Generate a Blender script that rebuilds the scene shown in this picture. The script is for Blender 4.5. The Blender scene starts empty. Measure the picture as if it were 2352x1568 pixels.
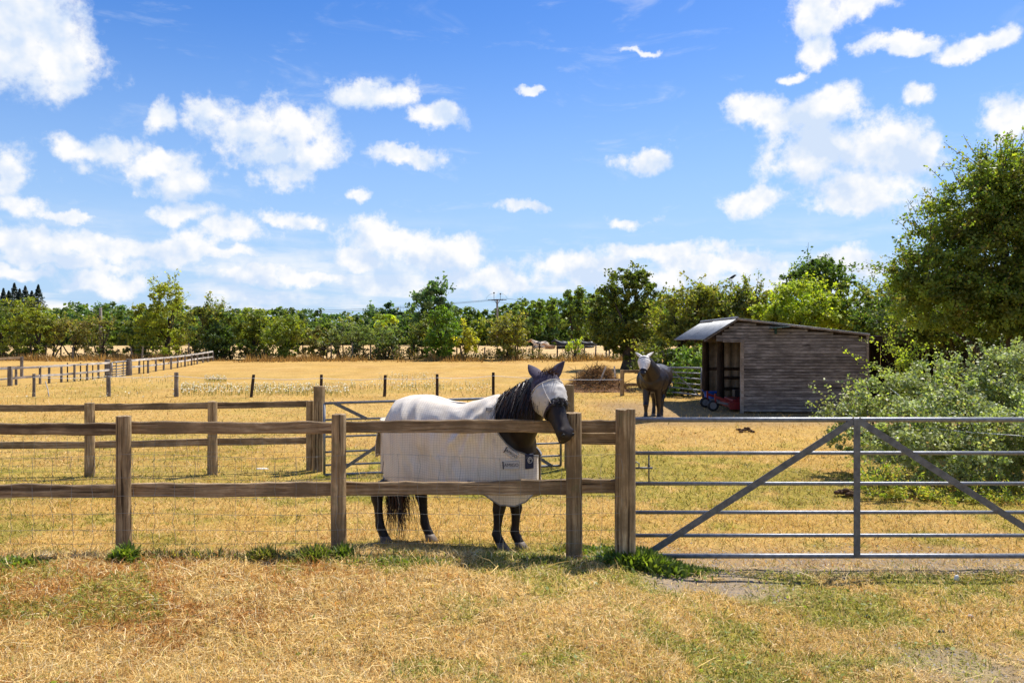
import bpy, bmesh, math, random
import numpy as np
from mathutils import Vector, Matrix, noise as mnoise

SC = bpy.context.scene
COL = SC.collection
rad = math.radians
RNG = np.random.default_rng(7)
random.seed(7)

# ------------------------------------------------------------------ camera
F, CX, HZ, CAMH = 1829.33, 1176.0, 776.0, 1.75     # focal length in picture units (2352 wide), horizon row, eye height
cam_d = bpy.data.cameras.new('camera'); cam = bpy.data.objects.new('camera', cam_d); COL.objects.link(cam)
cam.location = (0, 0, CAMH); cam.rotation_euler = (rad(90), 0, 0)
cam_d.sensor_width = 36; cam_d.lens = 28; cam_d.shift_y = -8 / 2352
cam_d.clip_start = 0.05; cam_d.clip_end = 5000
SC.camera = cam

# ------------------------------------------------------------------ sun, sky, exposure
SUN_AZ, SUN_EL = rad(42), rad(59)
SUNV = Vector((math.sin(SUN_AZ) * math.cos(SUN_EL), math.cos(SUN_AZ) * math.cos(SUN_EL), math.sin(SUN_EL)))
sun_d = bpy.data.lights.new('sun', 'SUN'); sun_d.energy = 4.5; sun_d.angle = rad(0.53); sun_d.color = (1.0, 0.95, 0.87)
sun = bpy.data.objects.new('sun', sun_d); COL.objects.link(sun)
sun.rotation_euler = SUNV.to_track_quat('Z', 'Y').to_euler(); sun.location = (0, 0, 30)
vs = SC.view_settings
vs.view_transform = 'Standard'; vs.look = 'None'; vs.exposure = 0.60; vs.gamma = 1.0; vs.use_curve_mapping = False

def px_dir(px, py):
    x, z = (px - CX) / F, (HZ - py) / F
    return math.atan2(x, 1.0), math.atan2(z, math.hypot(x, 1.0))

def build_world():
    w = bpy.data.worlds.new('World'); SC.world = w; w.use_nodes = True
    nt = w.node_tree; nt.nodes.clear(); L = nt.links.new
    def N(t, **k):
        n = nt.nodes.new(t)
        for a, b in k.items(): setattr(n, a, b)
        return n
    def M(op, a, b=None, c=None, clamp=False):
        n = N('ShaderNodeMath', operation=op, use_clamp=clamp)
        for i, v in enumerate((a, b, c)):
            if v is None: continue
            if isinstance(v, (int, float)): n.inputs[i].default_value = v
            else: L(v, n.inputs[i])
        return n.outputs[0]
    def VM(op, a, b=None, c=None):
        n = N('ShaderNodeVectorMath', operation=op)
        for i, v in enumerate((a, b, c)):
            if v is None: continue
            if isinstance(v, tuple): n.inputs[i].default_value = v
            else: L(v, n.inputs[i])
        return n
    def SS(v, lo, hi, a=0.0, b=1.0):
        n = N('ShaderNodeMapRange', interpolation_type='SMOOTHSTEP'); L(v, n.inputs[0])
        for i, q in enumerate((lo, hi, a, b)): n.inputs[1 + i].default_value = q
        return n.outputs[0]
    def NZ(vec, scale, detail, rough=0.55, dist=0.0):
        n = N('ShaderNodeTexNoise'); L(vec, n.inputs['Vector'])
        n.inputs['Scale'].default_value = scale; n.inputs['Detail'].default_value = detail
        n.inputs['Roughness'].default_value = rough; n.inputs['Distortion'].default_value = dist
        return n
    sky = N('ShaderNodeTexSky', sky_type='NISHITA', sun_disc=False)
    sky.sun_elevation = SUN_EL; sky.sun_rotation = SUN_AZ
    sky.altitude = 50; sky.air_density = 1.0; sky.dust_density = 0.35; sky.ozone_density = 2.2
    hs = N('ShaderNodeHueSaturation'); hs.inputs['Saturation'].default_value = 1.38; hs.inputs['Hue'].default_value = 0.513
    hs.inputs['Value'].default_value = 1.0
    L(sky.outputs[0], hs.inputs['Color'])
    bg = N('ShaderNodeBackground'); L(hs.outputs[0], bg.inputs[0]); bg.inputs[1].default_value = 0.105
    tc = N('ShaderNodeTexCoord'); D = tc.outputs['Generated']
    sep = N('ShaderNodeSeparateXYZ'); L(D, sep.inputs[0])
    az = M('ARCTAN2', sep.outputs[0], sep.outputs[1])
    el = M('ARCSINE', sep.outputs[2])
    az = M('SUBTRACT', M('PINGPONG', M('ADD', az, math.pi / 4), math.pi / 2), math.pi / 4)   # the same clouds go on all round
    p = N('ShaderNodeCombineXYZ'); L(az, p.inputs[0]); L(el, p.inputs[1])
    # ragged outline: push the lookup about with two noises
    n1 = NZ(D, 9, 2, 0.5); n2 = NZ(D, 34, 4, 0.62)
    w1 = VM('MULTIPLY_ADD', n1.outputs['Color'], (0.07, 0.05, 0), (-0.035, -0.025, 0))
    w2 = VM('MULTIPLY_ADD', n2.outputs['Color'], (0.034, 0.026, 0), (-0.017, -0.013, 0))
    pw = VM('ADD', VM('ADD', p.outputs[0], w1.outputs[0]).outputs[0], w2.outputs[0]).outputs[0]
    lobes = [(55, 40, 170, 95), (120, 130, 125, 80), (20, 120, 110, 95), (40, 395, 78, 66), (50, 470, 90, 34),
             (375, 275, 45, 38), (495, 262, 78, 62), (560, 300, 110, 62), (660, 290, 95, 66), (690, 345, 105, 56), (620, 350, 110, 46),
             (640, 410, 60, 36), (845, 235, 110, 36), (905, 228, 60, 40), (995, 282, 72, 28), (240, 335, 120, 34), (350, 375, 95, 36),
             (430, 425, 95, 40), (430, 490, 85, 30), (530, 535, 95, 34), (945, 368, 110, 22), (100, 555, 190, 44), (300, 570, 150, 36),
             (410, 575, 95, 46), (842, 458, 42, 18), (660, 515, 72, 20), (1495, 364, 78, 27), (1225, 484, 74, 14), (1455, 502, 55, 19), (1735, 464, 76, 36),
             (1760, 250, 85, 40), (1880, 258, 110, 56), (1900, 340, 150, 86), (2030, 330, 130, 84), (2110, 340, 72, 60), (1985, 440, 130, 66),
             (2120, 207, 56, 28), (2325, 262, 60, 58), (1870, 45, 80, 60), (1975, 22, 85, 36), (1868, 118, 48, 38), (2060, 104, 130, 18),
             (2235, 105, 110, 24), (1222, 196, 34, 9), (1478, 116, 66, 9), (900, 545, 130, 36), (1015, 585, 120, 44), (820, 600, 80, 34),
             (1530, 572, 170, 26), (1660, 600, 160, 36), (1812, 182, 24, 16), (180, 495, 90, 16), (1330, 612, 190, 30), (1960, 610, 130, 40),
             (1480, 640, 260, 30), (1120, 640, 200, 30), (580, 640, 130, 34), (260, 640, 140, 30), (200, 602, 210, 20), (60, 628, 130, 20), (700, 640, 180, 20), (500, 592, 110, 20), (-250, 350, 180, 90), (2700, 420, 190, 80)]
    f = None
    for (cx, cy, rx, ry) in lobes:
        a, e = px_dir(cx, cy); k = math.cos(a) ** 2
        ra, re = max(rx / F * k, 0.004), ry / F * math.cos(a)
        v = VM('MULTIPLY_ADD', pw, (1 / ra, 1 / re, 0), (-a / ra, -e / re, 0))
        ln = VM('LENGTH', v.outputs[0]).outputs['Value']
        f = ln if f is None else M('SMOOTH_MIN', f, ln, 0.22)
    body = M('SUBTRACT', 1.06, f)
    up = VM('ADD', pw, (0.007, 0.017, 0)).outputs[0]; g = None          # how much cloud lies towards the sun
    for (cx, cy, rx, ry) in lobes:
        if rx * ry < 3600 or cx < -100 or cx > 2500: continue
        a, e = px_dir(cx, cy); k = math.cos(a) ** 2; ra, re = rx / F * k, ry / F * math.cos(a)
        ln = VM('LENGTH', VM('MULTIPLY_ADD', up, (1 / ra, 1 / re, 0), (-a / ra, -e / re, 0)).outputs[0]).outputs['Value']
        g = ln if g is None else M('SMOOTH_MIN', g, ln, 0.3)
    fine = M('MULTIPLY_ADD', NZ(D, 28, 6, 0.62).outputs[0], 2.3, -1.15)
    dens = SS(M("ADD", body, fine), -0.10, 0.62)
    # thin layered cloud low over the horizon, and generic cumulus above the frame
    sq = VM('MULTIPLY', D, (5.0, 5.0, 30.0)).outputs[0]
    band = SS(NZ(sq, 1.1, 5, 0.58).outputs[0], 0.42, 0.64)
    band = M('MULTIPLY', band, M('MULTIPLY', SS(el, 0.165, 0.05), 0.92))
    high = M('MULTIPLY', SS(NZ(D, 4.5, 5, 0.6).outputs[0], 0.54, 0.66), SS(el, 0.44, 0.56))
    wisp = M('MULTIPLY', SS(NZ(VM('MULTIPLY', D, (4, 4, 13)).outputs[0], 2.0, 5, 0.66, 0.6).outputs[0], 0.55, 0.80), 0.30)
    cov = M('MAXIMUM', M('MAXIMUM', dens, band), M('MAXIMUM', high, wisp))
    hzw = SS(el, 0.42, 0.0, 0.0, 0.85)                       # moist air low down
    # cloud body: sunlit tops, blue-grey bellies
    off = VM('ADD', D, tuple(SUNV * 0.016)).outputs[0]
    a0 = NZ(D, 17, 4, 0.55).outputs[0]; a1 = NZ(off, 17, 4, 0.55).outputs[0]
    rel = M('MULTIPLY_ADD', M('SUBTRACT', a0, a1), 4.6, 0.74)
    thick = M('MULTIPLY', SS(M('SUBTRACT', 1.0, g), 0.0, 0.75), 1.0)
    lit = M('SUBTRACT', rel, M('MULTIPLY', thick, M('MULTIPLY_ADD', NZ(D, 11, 3).outputs[0], 1.7, -0.40)), clamp=True)
    cr = N('ShaderNodeMix', data_type='RGBA'); L(lit, cr.inputs[0])
    cr.inputs[6].default_value = (0.66, 0.78, 0.97, 1); cr.inputs[7].default_value = (1.0, 1.0, 1.0, 1)
    bg2 = N('ShaderNodeBackground'); L(cr.outputs[2], bg2.inputs[0]); bg2.inputs[1].default_value = 0.665
    bgh = N('ShaderNodeBackground'); bgh.inputs[0].default_value = (0.44, 0.66, 1.0, 1); bgh.inputs[1].default_value = 0.63
    m0 = N('ShaderNodeMixShader'); L(hzw, m0.inputs[0]); L(bg.outputs[0], m0.inputs[1]); L(bgh.outputs[0], m0.inputs[2])
    mx = N('ShaderNodeMixShader'); L(cov, mx.inputs[0]); L(m0.outputs[0], mx.inputs[1]); L(bg2.outputs[0], mx.inputs[2])
    out = N('ShaderNodeOutputWorld'); L(mx.outputs[0], out.inputs[0])
    w.cycles.sampling_method = 'MANUAL'; w.cycles.sample_map_resolution = 512
build_world()
SC.cycles.max_bounces = 6; SC.cycles.diffuse_bounces = 3; SC.cycles.glossy_bounces = 2
SC.cycles.transmission_bounces = 4; SC.cycles.transparent_max_bounces = 6
SC.cycles.caustics_reflective = False; SC.cycles.caustics_refractive = False

# ------------------------------------------------------------------ terrain height
def ss(x, a, b):
    t = np.clip((np.asarray(x, float) - a) / (b - a), 0, 1); return t * t * (3 - 2 * t)

_perm = np.random.default_rng(3).random((256, 256))
def vnoise(x, y, s=1.0, o=0):
    x = np.asarray(x, float) * s + 17.3 * o; y = np.asarray(y, float) * s + 9.1 * o
    xi = np.floor(x).astype(int); yi = np.floor(y).astype(int); fx = x - xi; fy = y - yi
    fx = fx * fx * (3 - 2 * fx); fy = fy * fy * (3 - 2 * fy)
    g = lambda i, j: _perm[(xi + i) & 255, (yi + j) & 255]
    return (g(0, 0) * (1 - fx) + g(1, 0) * fx) * (1 - fy) + (g(0, 1) * (1 - fx) + g(1, 1) * fx) * fy
def fbm(x, y, s=1.0, o=0, n=4):
    v = 0; a = 0.5; t = 0
    for k in range(n):
        v = v + a * vnoise(x, y, s * 2 ** k, o + k); t += a; a *= 0.5
    return v / t

def gz(x, y):
    x = np.asarray(x, float); y = np.asarray(y, float)
    z = np.interp(y, [-60, 5.4, 6.2, 6.7, 7.2, 8.5, 10, 12, 36, 60, 125, 300, 900], [0, 0, -.01, -.07, -.12, -.21, -.27, -.30, -.30, .16, .62, 2.6, 9])
    z = z - .11 * ss(x, .75, 1.5) * (1 - ss(y, 6.9, 9.5))
    z = z + .09 * (1 - ss(x, -.2, 1.0)) * ss(y, 4.2, 5.7) * (1 - ss(y, 6.0, 6.7))
    near = 1 - ss(y, 14, 30)
    z = z + near * (.045 * (fbm(x, y, 1.1, 1, 3) - .5) + .02 * (vnoise(x, y, 4.3, 5) - .5))
    z = z + ss(y, 20, 40) * .25 * (fbm(x, y, .07, 8, 2) - .5)
    return z
def g1(x, y): return float(gz(x, y))

def W(px, py, Y):
    return Vector(((px - CX) / F * Y, Y, CAMH + (HZ - py) / F * Y))
def ground_at(px, py):
    """where the line of sight through a picture point meets the ground"""
    Y = 10.0
    for _ in range(60):
        z = g1((px - CX) / F * Y, Y); Y2 = (CAMH - z) * F / max(py - HZ, 4.0); Y = 0.5 * (Y + Y2)
    x = (px - CX) / F * Y
    return Vector((x, Y, g1(x, Y)))

# ------------------------------------------------------------------ object helpers
def props(o, label=None, cat=None, group=None, kind=None):
    if label: o['label'] = label
    if cat: o['category'] = cat
    if group: o['group'] = group
    if kind: o['kind'] = kind
    return o
def thing(name, label, cat, loc=(0, 0, 0), group=None):
    o = bpy.data.objects.new(name, None); COL.objects.link(o); o.location = loc; o.empty_display_size = .2
    return props(o, label, cat, group)
def wloc(o):
    v = Vector((0, 0, 0))
    while o is not None: v += o.location; o = o.parent
    return v
def link(name, me, mat=None, parent=None, loc=None):
    o = bpy.data.objects.new(name, me); COL.objects.link(o)
    if mat is not None:
        for m in (mat if isinstance(mat, (list, tuple)) else [mat]): me.materials.append(m)
    if parent is not None: o.parent = parent
    if loc is not None: o.location = loc
    return o

class MB:
    """collects world-space geometry; build() links it as one mesh object"""
    def __init__(s): s.v = []; s.f = []; s.mi = []; s.cm = 0; s.uv = None
    def add(s, vs, fs):
        b = len(s.v); s.v += [tuple(v) for v in vs]; s.f += [tuple(i + b for i in f) for f in fs]; s.mi += [s.cm] * len(fs); return s
    def box(s, c, size, rot=None):
        hx, hy, hz = size[0] / 2, size[1] / 2, size[2] / 2
        vs = [Vector((x, y, z)) for x in (-hx, hx) for y in (-hy, hy) for z in (-hz, hz)]
        if rot is not None: vs = [rot @ v for v in vs]
        c = Vector(c)
        return s.add([v + c for v in vs], [(0, 1, 3, 2), (4, 6, 7, 5), (0, 4, 5, 1), (2, 3, 7, 6), (0, 2, 6, 4), (1, 5, 7, 3)])
    def tube(s, pts, r, n=8, cap=True, flat=1.0):
        pts = [Vector(p) for p in pts]; rs = r if isinstance(r, (list, tuple)) else [r] * len(pts)
        t0 = (pts[1] - pts[0]).normalized(); u = t0.orthogonal().normalized(); rings = []; vs = []
        for i, p in enumerate(pts):
            t = (pts[min(i + 1, len(pts) - 1)] - pts[max(i - 1, 0)]).normalized()
            u = (u - t * u.dot(t)).normalized(); w = t.cross(u)
            for k in range(n):
                a = 2 * math.pi * k / n; vs.append(p + (u * math.cos(a) + w * math.sin(a) * flat) * rs[i])
        fs = []
        for i in range(len(pts) - 1):
            for k in range(n): fs.append((i * n + k, i * n + (k + 1) % n, (i + 1) * n + (k + 1) % n, (i + 1) * n + k))
        if cap: fs.append(tuple(range(n - 1, -1, -1))); fs.append(tuple((len(pts) - 1) * n + k for k in range(n)))
        return s.add(vs, fs)
    def loft(s, secs, n=20, cap=True, power=2.0):
        """secs: (centre, axis, up, half width, up radius, down radius)"""
        vs = []
        for (c, t, up, hw, ru, rd) in secs:
            c = Vector(c); t = Vector(t).normalized(); up = Vector(up); up = (up - t * up.dot(t)).normalized(); sd = t.cross(up)
            for k in range(n):
                a = 2 * math.pi * k / n; ca, sa = math.cos(a), math.sin(a)
                ca = math.copysign(abs(ca) ** (2 / power), ca); sa = math.copysign(abs(sa) ** (2 / power), sa)
                vs.append(c + up * (ca * (ru if ca > 0 else rd)) + sd * (sa * hw))
        m = len(secs); fs = []
        for i in range(m - 1):
            for k in range(n): fs.append((i * n + k, i * n + (k + 1) % n, (i + 1) * n + (k + 1) % n, (i + 1) * n + k))
        if cap: fs.append(tuple(range(n - 1, -1, -1))); fs.append(tuple((m - 1) * n + k for k in range(n)))
        return s.add(vs, fs)
    def ball(s, c, r, n=10, m=7):
        r = r if isinstance(r, (tuple, list)) else (r, r, r); vs = []; fs = []
        for i in range(m + 1):
            th = math.pi * i / m
            for k in range(n):
                a = 2 * math.pi * k / n
                vs.append((c[0] + r[0] * math.sin(th) * math.cos(a), c[1] + r[1] * math.sin(th) * math.sin(a), c[2] + r[2] * math.cos(th)))
        for i in range(m):
            for k in range(n): fs.append((i * n + k, (i + 1) * n + k, (i + 1) * n + (k + 1) % n, i * n + (k + 1) % n))
        return s.add(vs, fs)
    def mesh(s, name, off=(0, 0, 0), smooth=False):
        me = bpy.data.meshes.new(name); o = Vector(off)
        me.from_pydata([(v[0] - o[0], v[1] - o[1], v[2] - o[2]) for v in s.v], [], s.f)
        me.polygons.foreach_set('material_index', s.mi)
        if smooth: me.polygons.foreach_set('use_smooth', [True] * len(s.f))
        me.update(); return me
    def build(s, name, mat, parent=None, smooth=False, loc=None, bevel=0):
        """parent: vertices are stored relative to it; loc: own origin for a thing that is one mesh"""
        base = wloc(parent) if parent is not None else Vector((0, 0, 0))
        o = Vector(loc) if loc is not None else base
        me = s.mesh(name, o, smooth)
        ob = link(name, me, mat, parent, (o - base) if loc is not None else None)
        if bevel:
            b = ob.modifiers.new('bevel', 'BEVEL'); b.width = bevel; b.segments = 2; b.limit_method = 'ANGLE'; b.angle_limit = rad(50)
        return ob

def np_mesh(name, v, f, col=None, smooth=False, normals=None):
    me = bpy.data.meshes.new(name); n, k = f.shape
    me.vertices.add(len(v)); me.vertices.foreach_set('co', np.ascontiguousarray(v, np.float32).ravel())
    me.loops.add(n * k); me.loops.foreach_set('vertex_index', np.ascontiguousarray(f, np.int32).ravel())
    me.polygons.add(n); me.polygons.foreach_set('loop_start', np.arange(0, n * k, k, dtype=np.int32))
    try: me.polygons.foreach_set('loop_total', np.full(n, k, np.int32))
    except Exception: pass
    if smooth: me.polygons.foreach_set('use_smooth', np.ones(n, bool))
    if col is not None:
        a = me.color_attributes.new('Col', 'FLOAT_COLOR', 'POINT')
        c = np.ones((len(v), 4), np.float32); c[:, :3] = col; a.data.foreach_set('color', c.ravel())
    me.update(calc_edges=True); me.validate(); return me

def remeshed(mb, voxel, smooth=4, name='body'):
    """one continuous skin round overlapping closed shapes"""
    o = bpy.data.objects.new('tmp', mb.mesh('tmp')); COL.objects.link(o)
    m = o.modifiers.new('r', 'REMESH'); m.mode = 'VOXEL'; m.voxel_size = voxel; m.use_smooth_shade = True
    s = o.modifiers.new('s', 'SMOOTH'); s.factor = .5; s.iterations = smooth
    dg = bpy.context.evaluated_depsgraph_get(); dg.update()
    me = bpy.data.meshes.new_from_object(o.evaluated_get(dg)); me.name = name
    bpy.data.objects.remove(o, do_unlink=True)
    me.polygons.foreach_set('use_smooth', [True] * len(me.polygons)); return me

# ------------------------------------------------------------------ materials
def new_mat(name):
    m = bpy.data.materials.new(name); m.use_nodes = True; nt = m.node_tree; nt.nodes.clear()
    out = nt.nodes.new('ShaderNodeOutputMaterial'); b = nt.nodes.new('ShaderNodeBsdfPrincipled'); nt.links.new(b.outputs[0], out.inputs[0])
    return m, nt, b, out
def nn(nt, t, ins=None, **k):
    n = nt.nodes.new(t)
    for a, b in k.items(): setattr(n, a, b)
    for a, b in (ins or {}).items():
        if isinstance(b, bpy.types.NodeSocket): nt.links.new(b, n.inputs[a])
        else: n.inputs[a].default_value = b
    return n
def ramp(nt, fac, stops):
    r = nt.nodes.new('ShaderNodeValToRGB'); nt.links.new(fac, r.inputs[0]); e = r.color_ramp.elements
    while len(e) < len(stops): e.new(.5)
    for q, (p, c) in zip(e, stops): q.position = p; q.color = (*c, 1) if len(c) == 3 else c
    return r.outputs[0]
def mixc(nt, fac, a, b, mode='MIX'):
    n = nt.nodes.new('ShaderNodeMix'); n.data_type = 'RGBA'; n.blend_type = mode
    for i, v in ((0, fac), (6, a), (7, b)):
        if isinstance(v, bpy.types.NodeSocket): nt.links.new(v, n.inputs[i])
        else: n.inputs[i].default_value = v if not isinstance(v, tuple) else (*v[:3], 1)
    return n.outputs[2]
def bump(nt, b, h, strength, dist):
    n = nn(nt, 'ShaderNodeBump', {'Strength': strength, 'Distance': dist, 'Height': h}); nt.links.new(n.outputs[0], b.inputs['Normal'])

def plain(name, c, rough=.6, var=.25, scale=12, metal=0.0, spec=.4, bs=.15, bd=.004, coord='Object'):
    m, nt, b, _ = new_mat(name)
    tc = nn(nt, 'ShaderNodeTexCoord'); oi = nn(nt, 'ShaderNodeObjectInfo')
    v = nn(nt, 'ShaderNodeVectorMath', {0: tc.outputs[coord], 1: oi.outputs['Location']}, operation='ADD')
    n = nn(nt, 'ShaderNodeTexNoise', {'Vector': v.outputs[0], 'Scale': scale, 'Detail': 7, 'Roughness': .65})
    c0 = tuple(x * (1 - var) for x in c); c1 = tuple(min(1, x * (1 + var)) for x in c)
    nt.links.new(ramp(nt, n.outputs[0], [(.3, c0), (.7, c1)]), b.inputs['Base Color'])
    b.inputs['Roughness'].default_value = rough; b.inputs['Metallic'].default_value = metal; b.inputs['Specular IOR Level'].default_value = spec
    if bs: bump(nt, b, n.outputs[0], bs, bd)
    return m

def wood(name, axis, dark, mid, pale, rough=.85, lichen=.0, knots=True, scale=1.0, tv=(.82, 1.15)):
    """weathered timber: grain runs along axis"""
    m, nt, b, _ = new_mat(name)
    tc = nn(nt, 'ShaderNodeTexCoord'); oi = nn(nt, 'ShaderNodeObjectInfo')
    rv = nn(nt, 'ShaderNodeVectorMath', {0: oi.outputs['Random'], 1: (31.0, 17.0, 23.0)}, operation='MULTIPLY')
    p = nn(nt, 'ShaderNodeVectorMath', {0: tc.outputs['Object'], 1: rv.outputs[0]}, operation='ADD')
    s = [48 * scale] * 3; s['XYZ'.index(axis)] = 1.5 * scale
    st = nn(nt, 'ShaderNodeVectorMath', {0: p.outputs[0], 1: tuple(s)}, operation='MULTIPLY')
    warp = nn(nt, 'ShaderNodeTexNoise', {'Vector': p.outputs[0], 'Scale': 2.5, 'Detail': 3})
    wa = nn(nt, 'ShaderNodeVectorMath', {0: warp.outputs['Color'], 1: (2.2, 2.2, 2.2), 2: st.outputs[0]}, operation='MULTIPLY_ADD')
    g = nn(nt, 'ShaderNodeTexNoise', {'Vector': wa.outputs[0], 'Scale': 1.0, 'Detail': 8, 'Roughness': .68})
    big = nn(nt, 'ShaderNodeTexNoise', {'Vector': p.outputs[0], 'Scale': 3.2 * scale, 'Detail': 6, 'Roughness': .6})
    c = ramp(nt, g.outputs[0], [(.34, dark), (.5, mid), (.66, pale)])
    c = mixc(nt, ramp(nt, big.outputs[0], [(.38, (0, 0, 0)), (.62, (.85, .85, .85))]), c, tuple(x * .45 for x in mid), 'MIX')
    s2 = [95 * scale] * 3; s2['XYZ'.index(axis)] = 1.1 * scale
    ck = nn(nt, 'ShaderNodeVectorMath', {0: p.outputs[0], 1: tuple(s2), 2: warp.outputs['Color']}, operation='MULTIPLY_ADD')
    cn = nn(nt, 'ShaderNodeTexNoise', {'Vector': ck.outputs[0], 'Scale': .5, 'Detail': 2})
    c = mixc(nt, ramp(nt, cn.outputs[0], [(.62, (0, 0, 0)), (.67, (.9, .9, .9))]), c, tuple(x * .3 for x in dark))
    if knots:
        ks = nn(nt, 'ShaderNodeVectorMath', {0: wa.outputs[0], 1: (.22, .22, .22)}, operation='MULTIPLY')
        vo = nn(nt, 'ShaderNodeTexVoronoi', {'Vector': ks.outputs[0], 'Scale': .55}, feature='F1')
        c = mixc(nt, ramp(nt, vo.outputs['Distance'], [(.07, (.8, .8, .8)), (.15, (0, 0, 0))]), c, tuple(x * .45 for x in dark))
    if lichen:
        li = nn(nt, 'ShaderNodeTexNoise', {'Vector': p.outputs[0], 'Scale': 9.0, 'Detail': 9, 'Roughness': .7})
        c = mixc(nt, ramp(nt, li.outputs[0], [(.58, (0, 0, 0)), (.70, (lichen,) * 3)]), c, (.17, .17, .08))
    tone = nn(nt, 'ShaderNodeMapRange', {0: oi.outputs['Random'], 3: tv[0], 4: tv[1]})
    c2 = nn(nt, 'ShaderNodeVectorMath', {0: c, 'Scale': tone.outputs[0]}, operation='SCALE')
    nt.links.new(c2.outputs[0], b.inputs['Base Color'])
    b.inputs['Roughness'].default_value = rough; b.inputs['Specular IOR Level'].default_value = .25
    bump(nt, b, g.outputs[0], .8, .012)
    return m

def leafy(name, rough=.5, trans=.5, spec=.35, tint=(1.15, 1.25, .45)):
    """leaves take their own colour from the mesh; thin, so some light comes through"""
    m, nt, b, out = new_mat(name)
    a = nn(nt, 'ShaderNodeVertexColor', layer_name='Col')
    nt.links.new(a.outputs[0], b.inputs['Base Color']); b.inputs['Roughness'].default_value = rough; b.inputs['Specular IOR Level'].default_value = spec
    tcol = nn(nt, 'ShaderNodeVectorMath', {0: a.outputs[0], 1: tint}, operation='MULTIPLY')
    tr = nn(nt, 'ShaderNodeBsdfTranslucent', {'Color': tcol.outputs[0]})
    mx = nn(nt, 'ShaderNodeMixShader', {0: trans}); nt.links.new(b.outputs[0], mx.inputs[1]); nt.links.new(tr.outputs[0], mx.inputs[2])
    nt.links.new(mx.outputs[0], out.inputs[0]); return m

M = {}
M['post'] = wood('weathered post timber', 'Z', (.135, .082, .042), (.41, .28, .145), (.66, .50, .30), lichen=.5)
M['rail'] = wood('weathered rail timber', 'X', (.125, .076, .042), (.36, .245, .135), (.60, .45, .28), lichen=.45)
M['post_grey'] = wood('grey post timber', 'Z', (.10, .085, .068), (.28, .24, .20), (.50, .45, .39), knots=False)
M['rail_pale'] = wood('bleached rail timber', 'X', (.50, .46, .40), (.72, .67, .60), (.85, .81, .74), knots=False)
M['board'] = wood('dark weatherboard', 'X', (.135, .118, .102), (.29, .255, .222), (.48, .44, .39), lichen=.0, knots=True, scale=.8, tv=(.76, 1.18))
M['board_pale'] = wood('bleached trim board', 'X', (.20, .16, .12), (.36, .30, .24), (.52, .46, .39), knots=False)
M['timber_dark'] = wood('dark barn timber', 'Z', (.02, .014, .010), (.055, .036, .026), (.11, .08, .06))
M['galv'] = plain('galvanised steel', (.20, .21, .23), rough=.5, var=.35, scale=22, metal=.55, spec=.5, bs=.06)
M['galv_old'] = plain('dull galvanised flat bar', (.15, .155, .165), rough=.6, var=.40, scale=16, metal=.6, bs=.1)
M['wire'] = plain('galvanised wire', (.24, .24, .23), rough=.5, metal=.5, var=.2, bs=0)
M['tape'] = plain('white electric tape', (.72, .70, .64), rough=.6, var=.08, bs=0)
M['black'] = plain('black rubber', (.012, .012, .013), rough=.6, var=.2)
M['leaf'] = leafy('foliage')
M['leaf_gloss'] = leafy('bramble foliage', rough=.5, trans=.36, spec=.4)
M['bark'] = wood('bark', 'Z', (.035, .026, .018), (.085, .065, .045), (.16, .13, .10), knots=False)
# ================================================================== ground and grass
def grass_mix(x, y):
    """what grows where: weights of straw, gold, thatch, green, soil"""
    n1 = fbm(x, y, .9, 2, 4); n2 = fbm(x, y, 2.6, 11, 4); n3 = fbm(x, y, .35, 21, 3); n4 = fbm(x, y, 6.0, 31, 3)
    verge = 1 - ss(y, 6.1, 6.8)
    right = ss(x, -.2, 1.0)
    # verge, left: mown thatch; right: greener with bare soil
    green_v = right * (.14 + ss(n2, .42, .60) * .58) + (1 - right) * (.05 + ss(n2, .56, .68) * .45)
    thatch_v = (1 - ss(x, -2.2, -.3)) * ss(n2 * .6 + n1 * .4, .42, .58) * .85 + ss(n4, .6, .75) * .3
    soil_v = ss(x + .30 * (y - 4), 1.7, 2.7) * ss(.5 * n1 + .3 * n2 + .2 * n4, .48, .58) * (1 - ss(y, 5.2, 5.8)) * .8
    track = ss(x, .9, 1.5) * ss(y, 6.3, 6.5) * (1 - ss(y, 6.9, 7.9)) * ss(n1 * .5 + n2 * .5, .34, .52) * .9
    track = np.maximum(track, ss(x, .8, 1.15) * (1 - ss(x + .5 * n1, 1.9, 2.7)) * ss(y, 5.5, 5.85) * (1 - ss(y, 6.4, 6.6)) * ss(n2, .30, .5))
    # paddock
    far = ss(y, 30, 48)
    green_p = ss(n3 * .5 + n2 * .5, .46, .62) * .62 * (1 - far) + .14 * (1 - far)
    green_p = green_p * (1 - .55 * ss(y, 13, 19)); green_p = green_p + .35 * ss(y, 9.4, 10.4) * (1 - ss(y, 12, 13.5)) * (1 - ss(x, -1, 2))
    thatch_p = ss(n1, .58, .75) * .35
    yard = ss(x, 2.0, 3.2) * ss(y, 17.5, 19.5) * (1 - ss(y, 24, 27)) * .8
    green = verge * green_v + (1 - verge) * green_p * (1 - yard)
    thatch = verge * thatch_v + (1 - verge) * thatch_p
    soil = verge * soil_v + np.maximum(track, .9 * yard * (1 - verge))
    return green, thatch, soil, n1, n2

STRAW = np.array([.86, .67, .32]); GOLD = np.array([.69, .46, .135]); THATCH = np.array([.42, .205, .055])
GREEN = np.array([.31, .315, .060]); SOIL = np.array([.34, .27, .20]); STUBBLE = np.array([.62, .44, .225])

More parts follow.
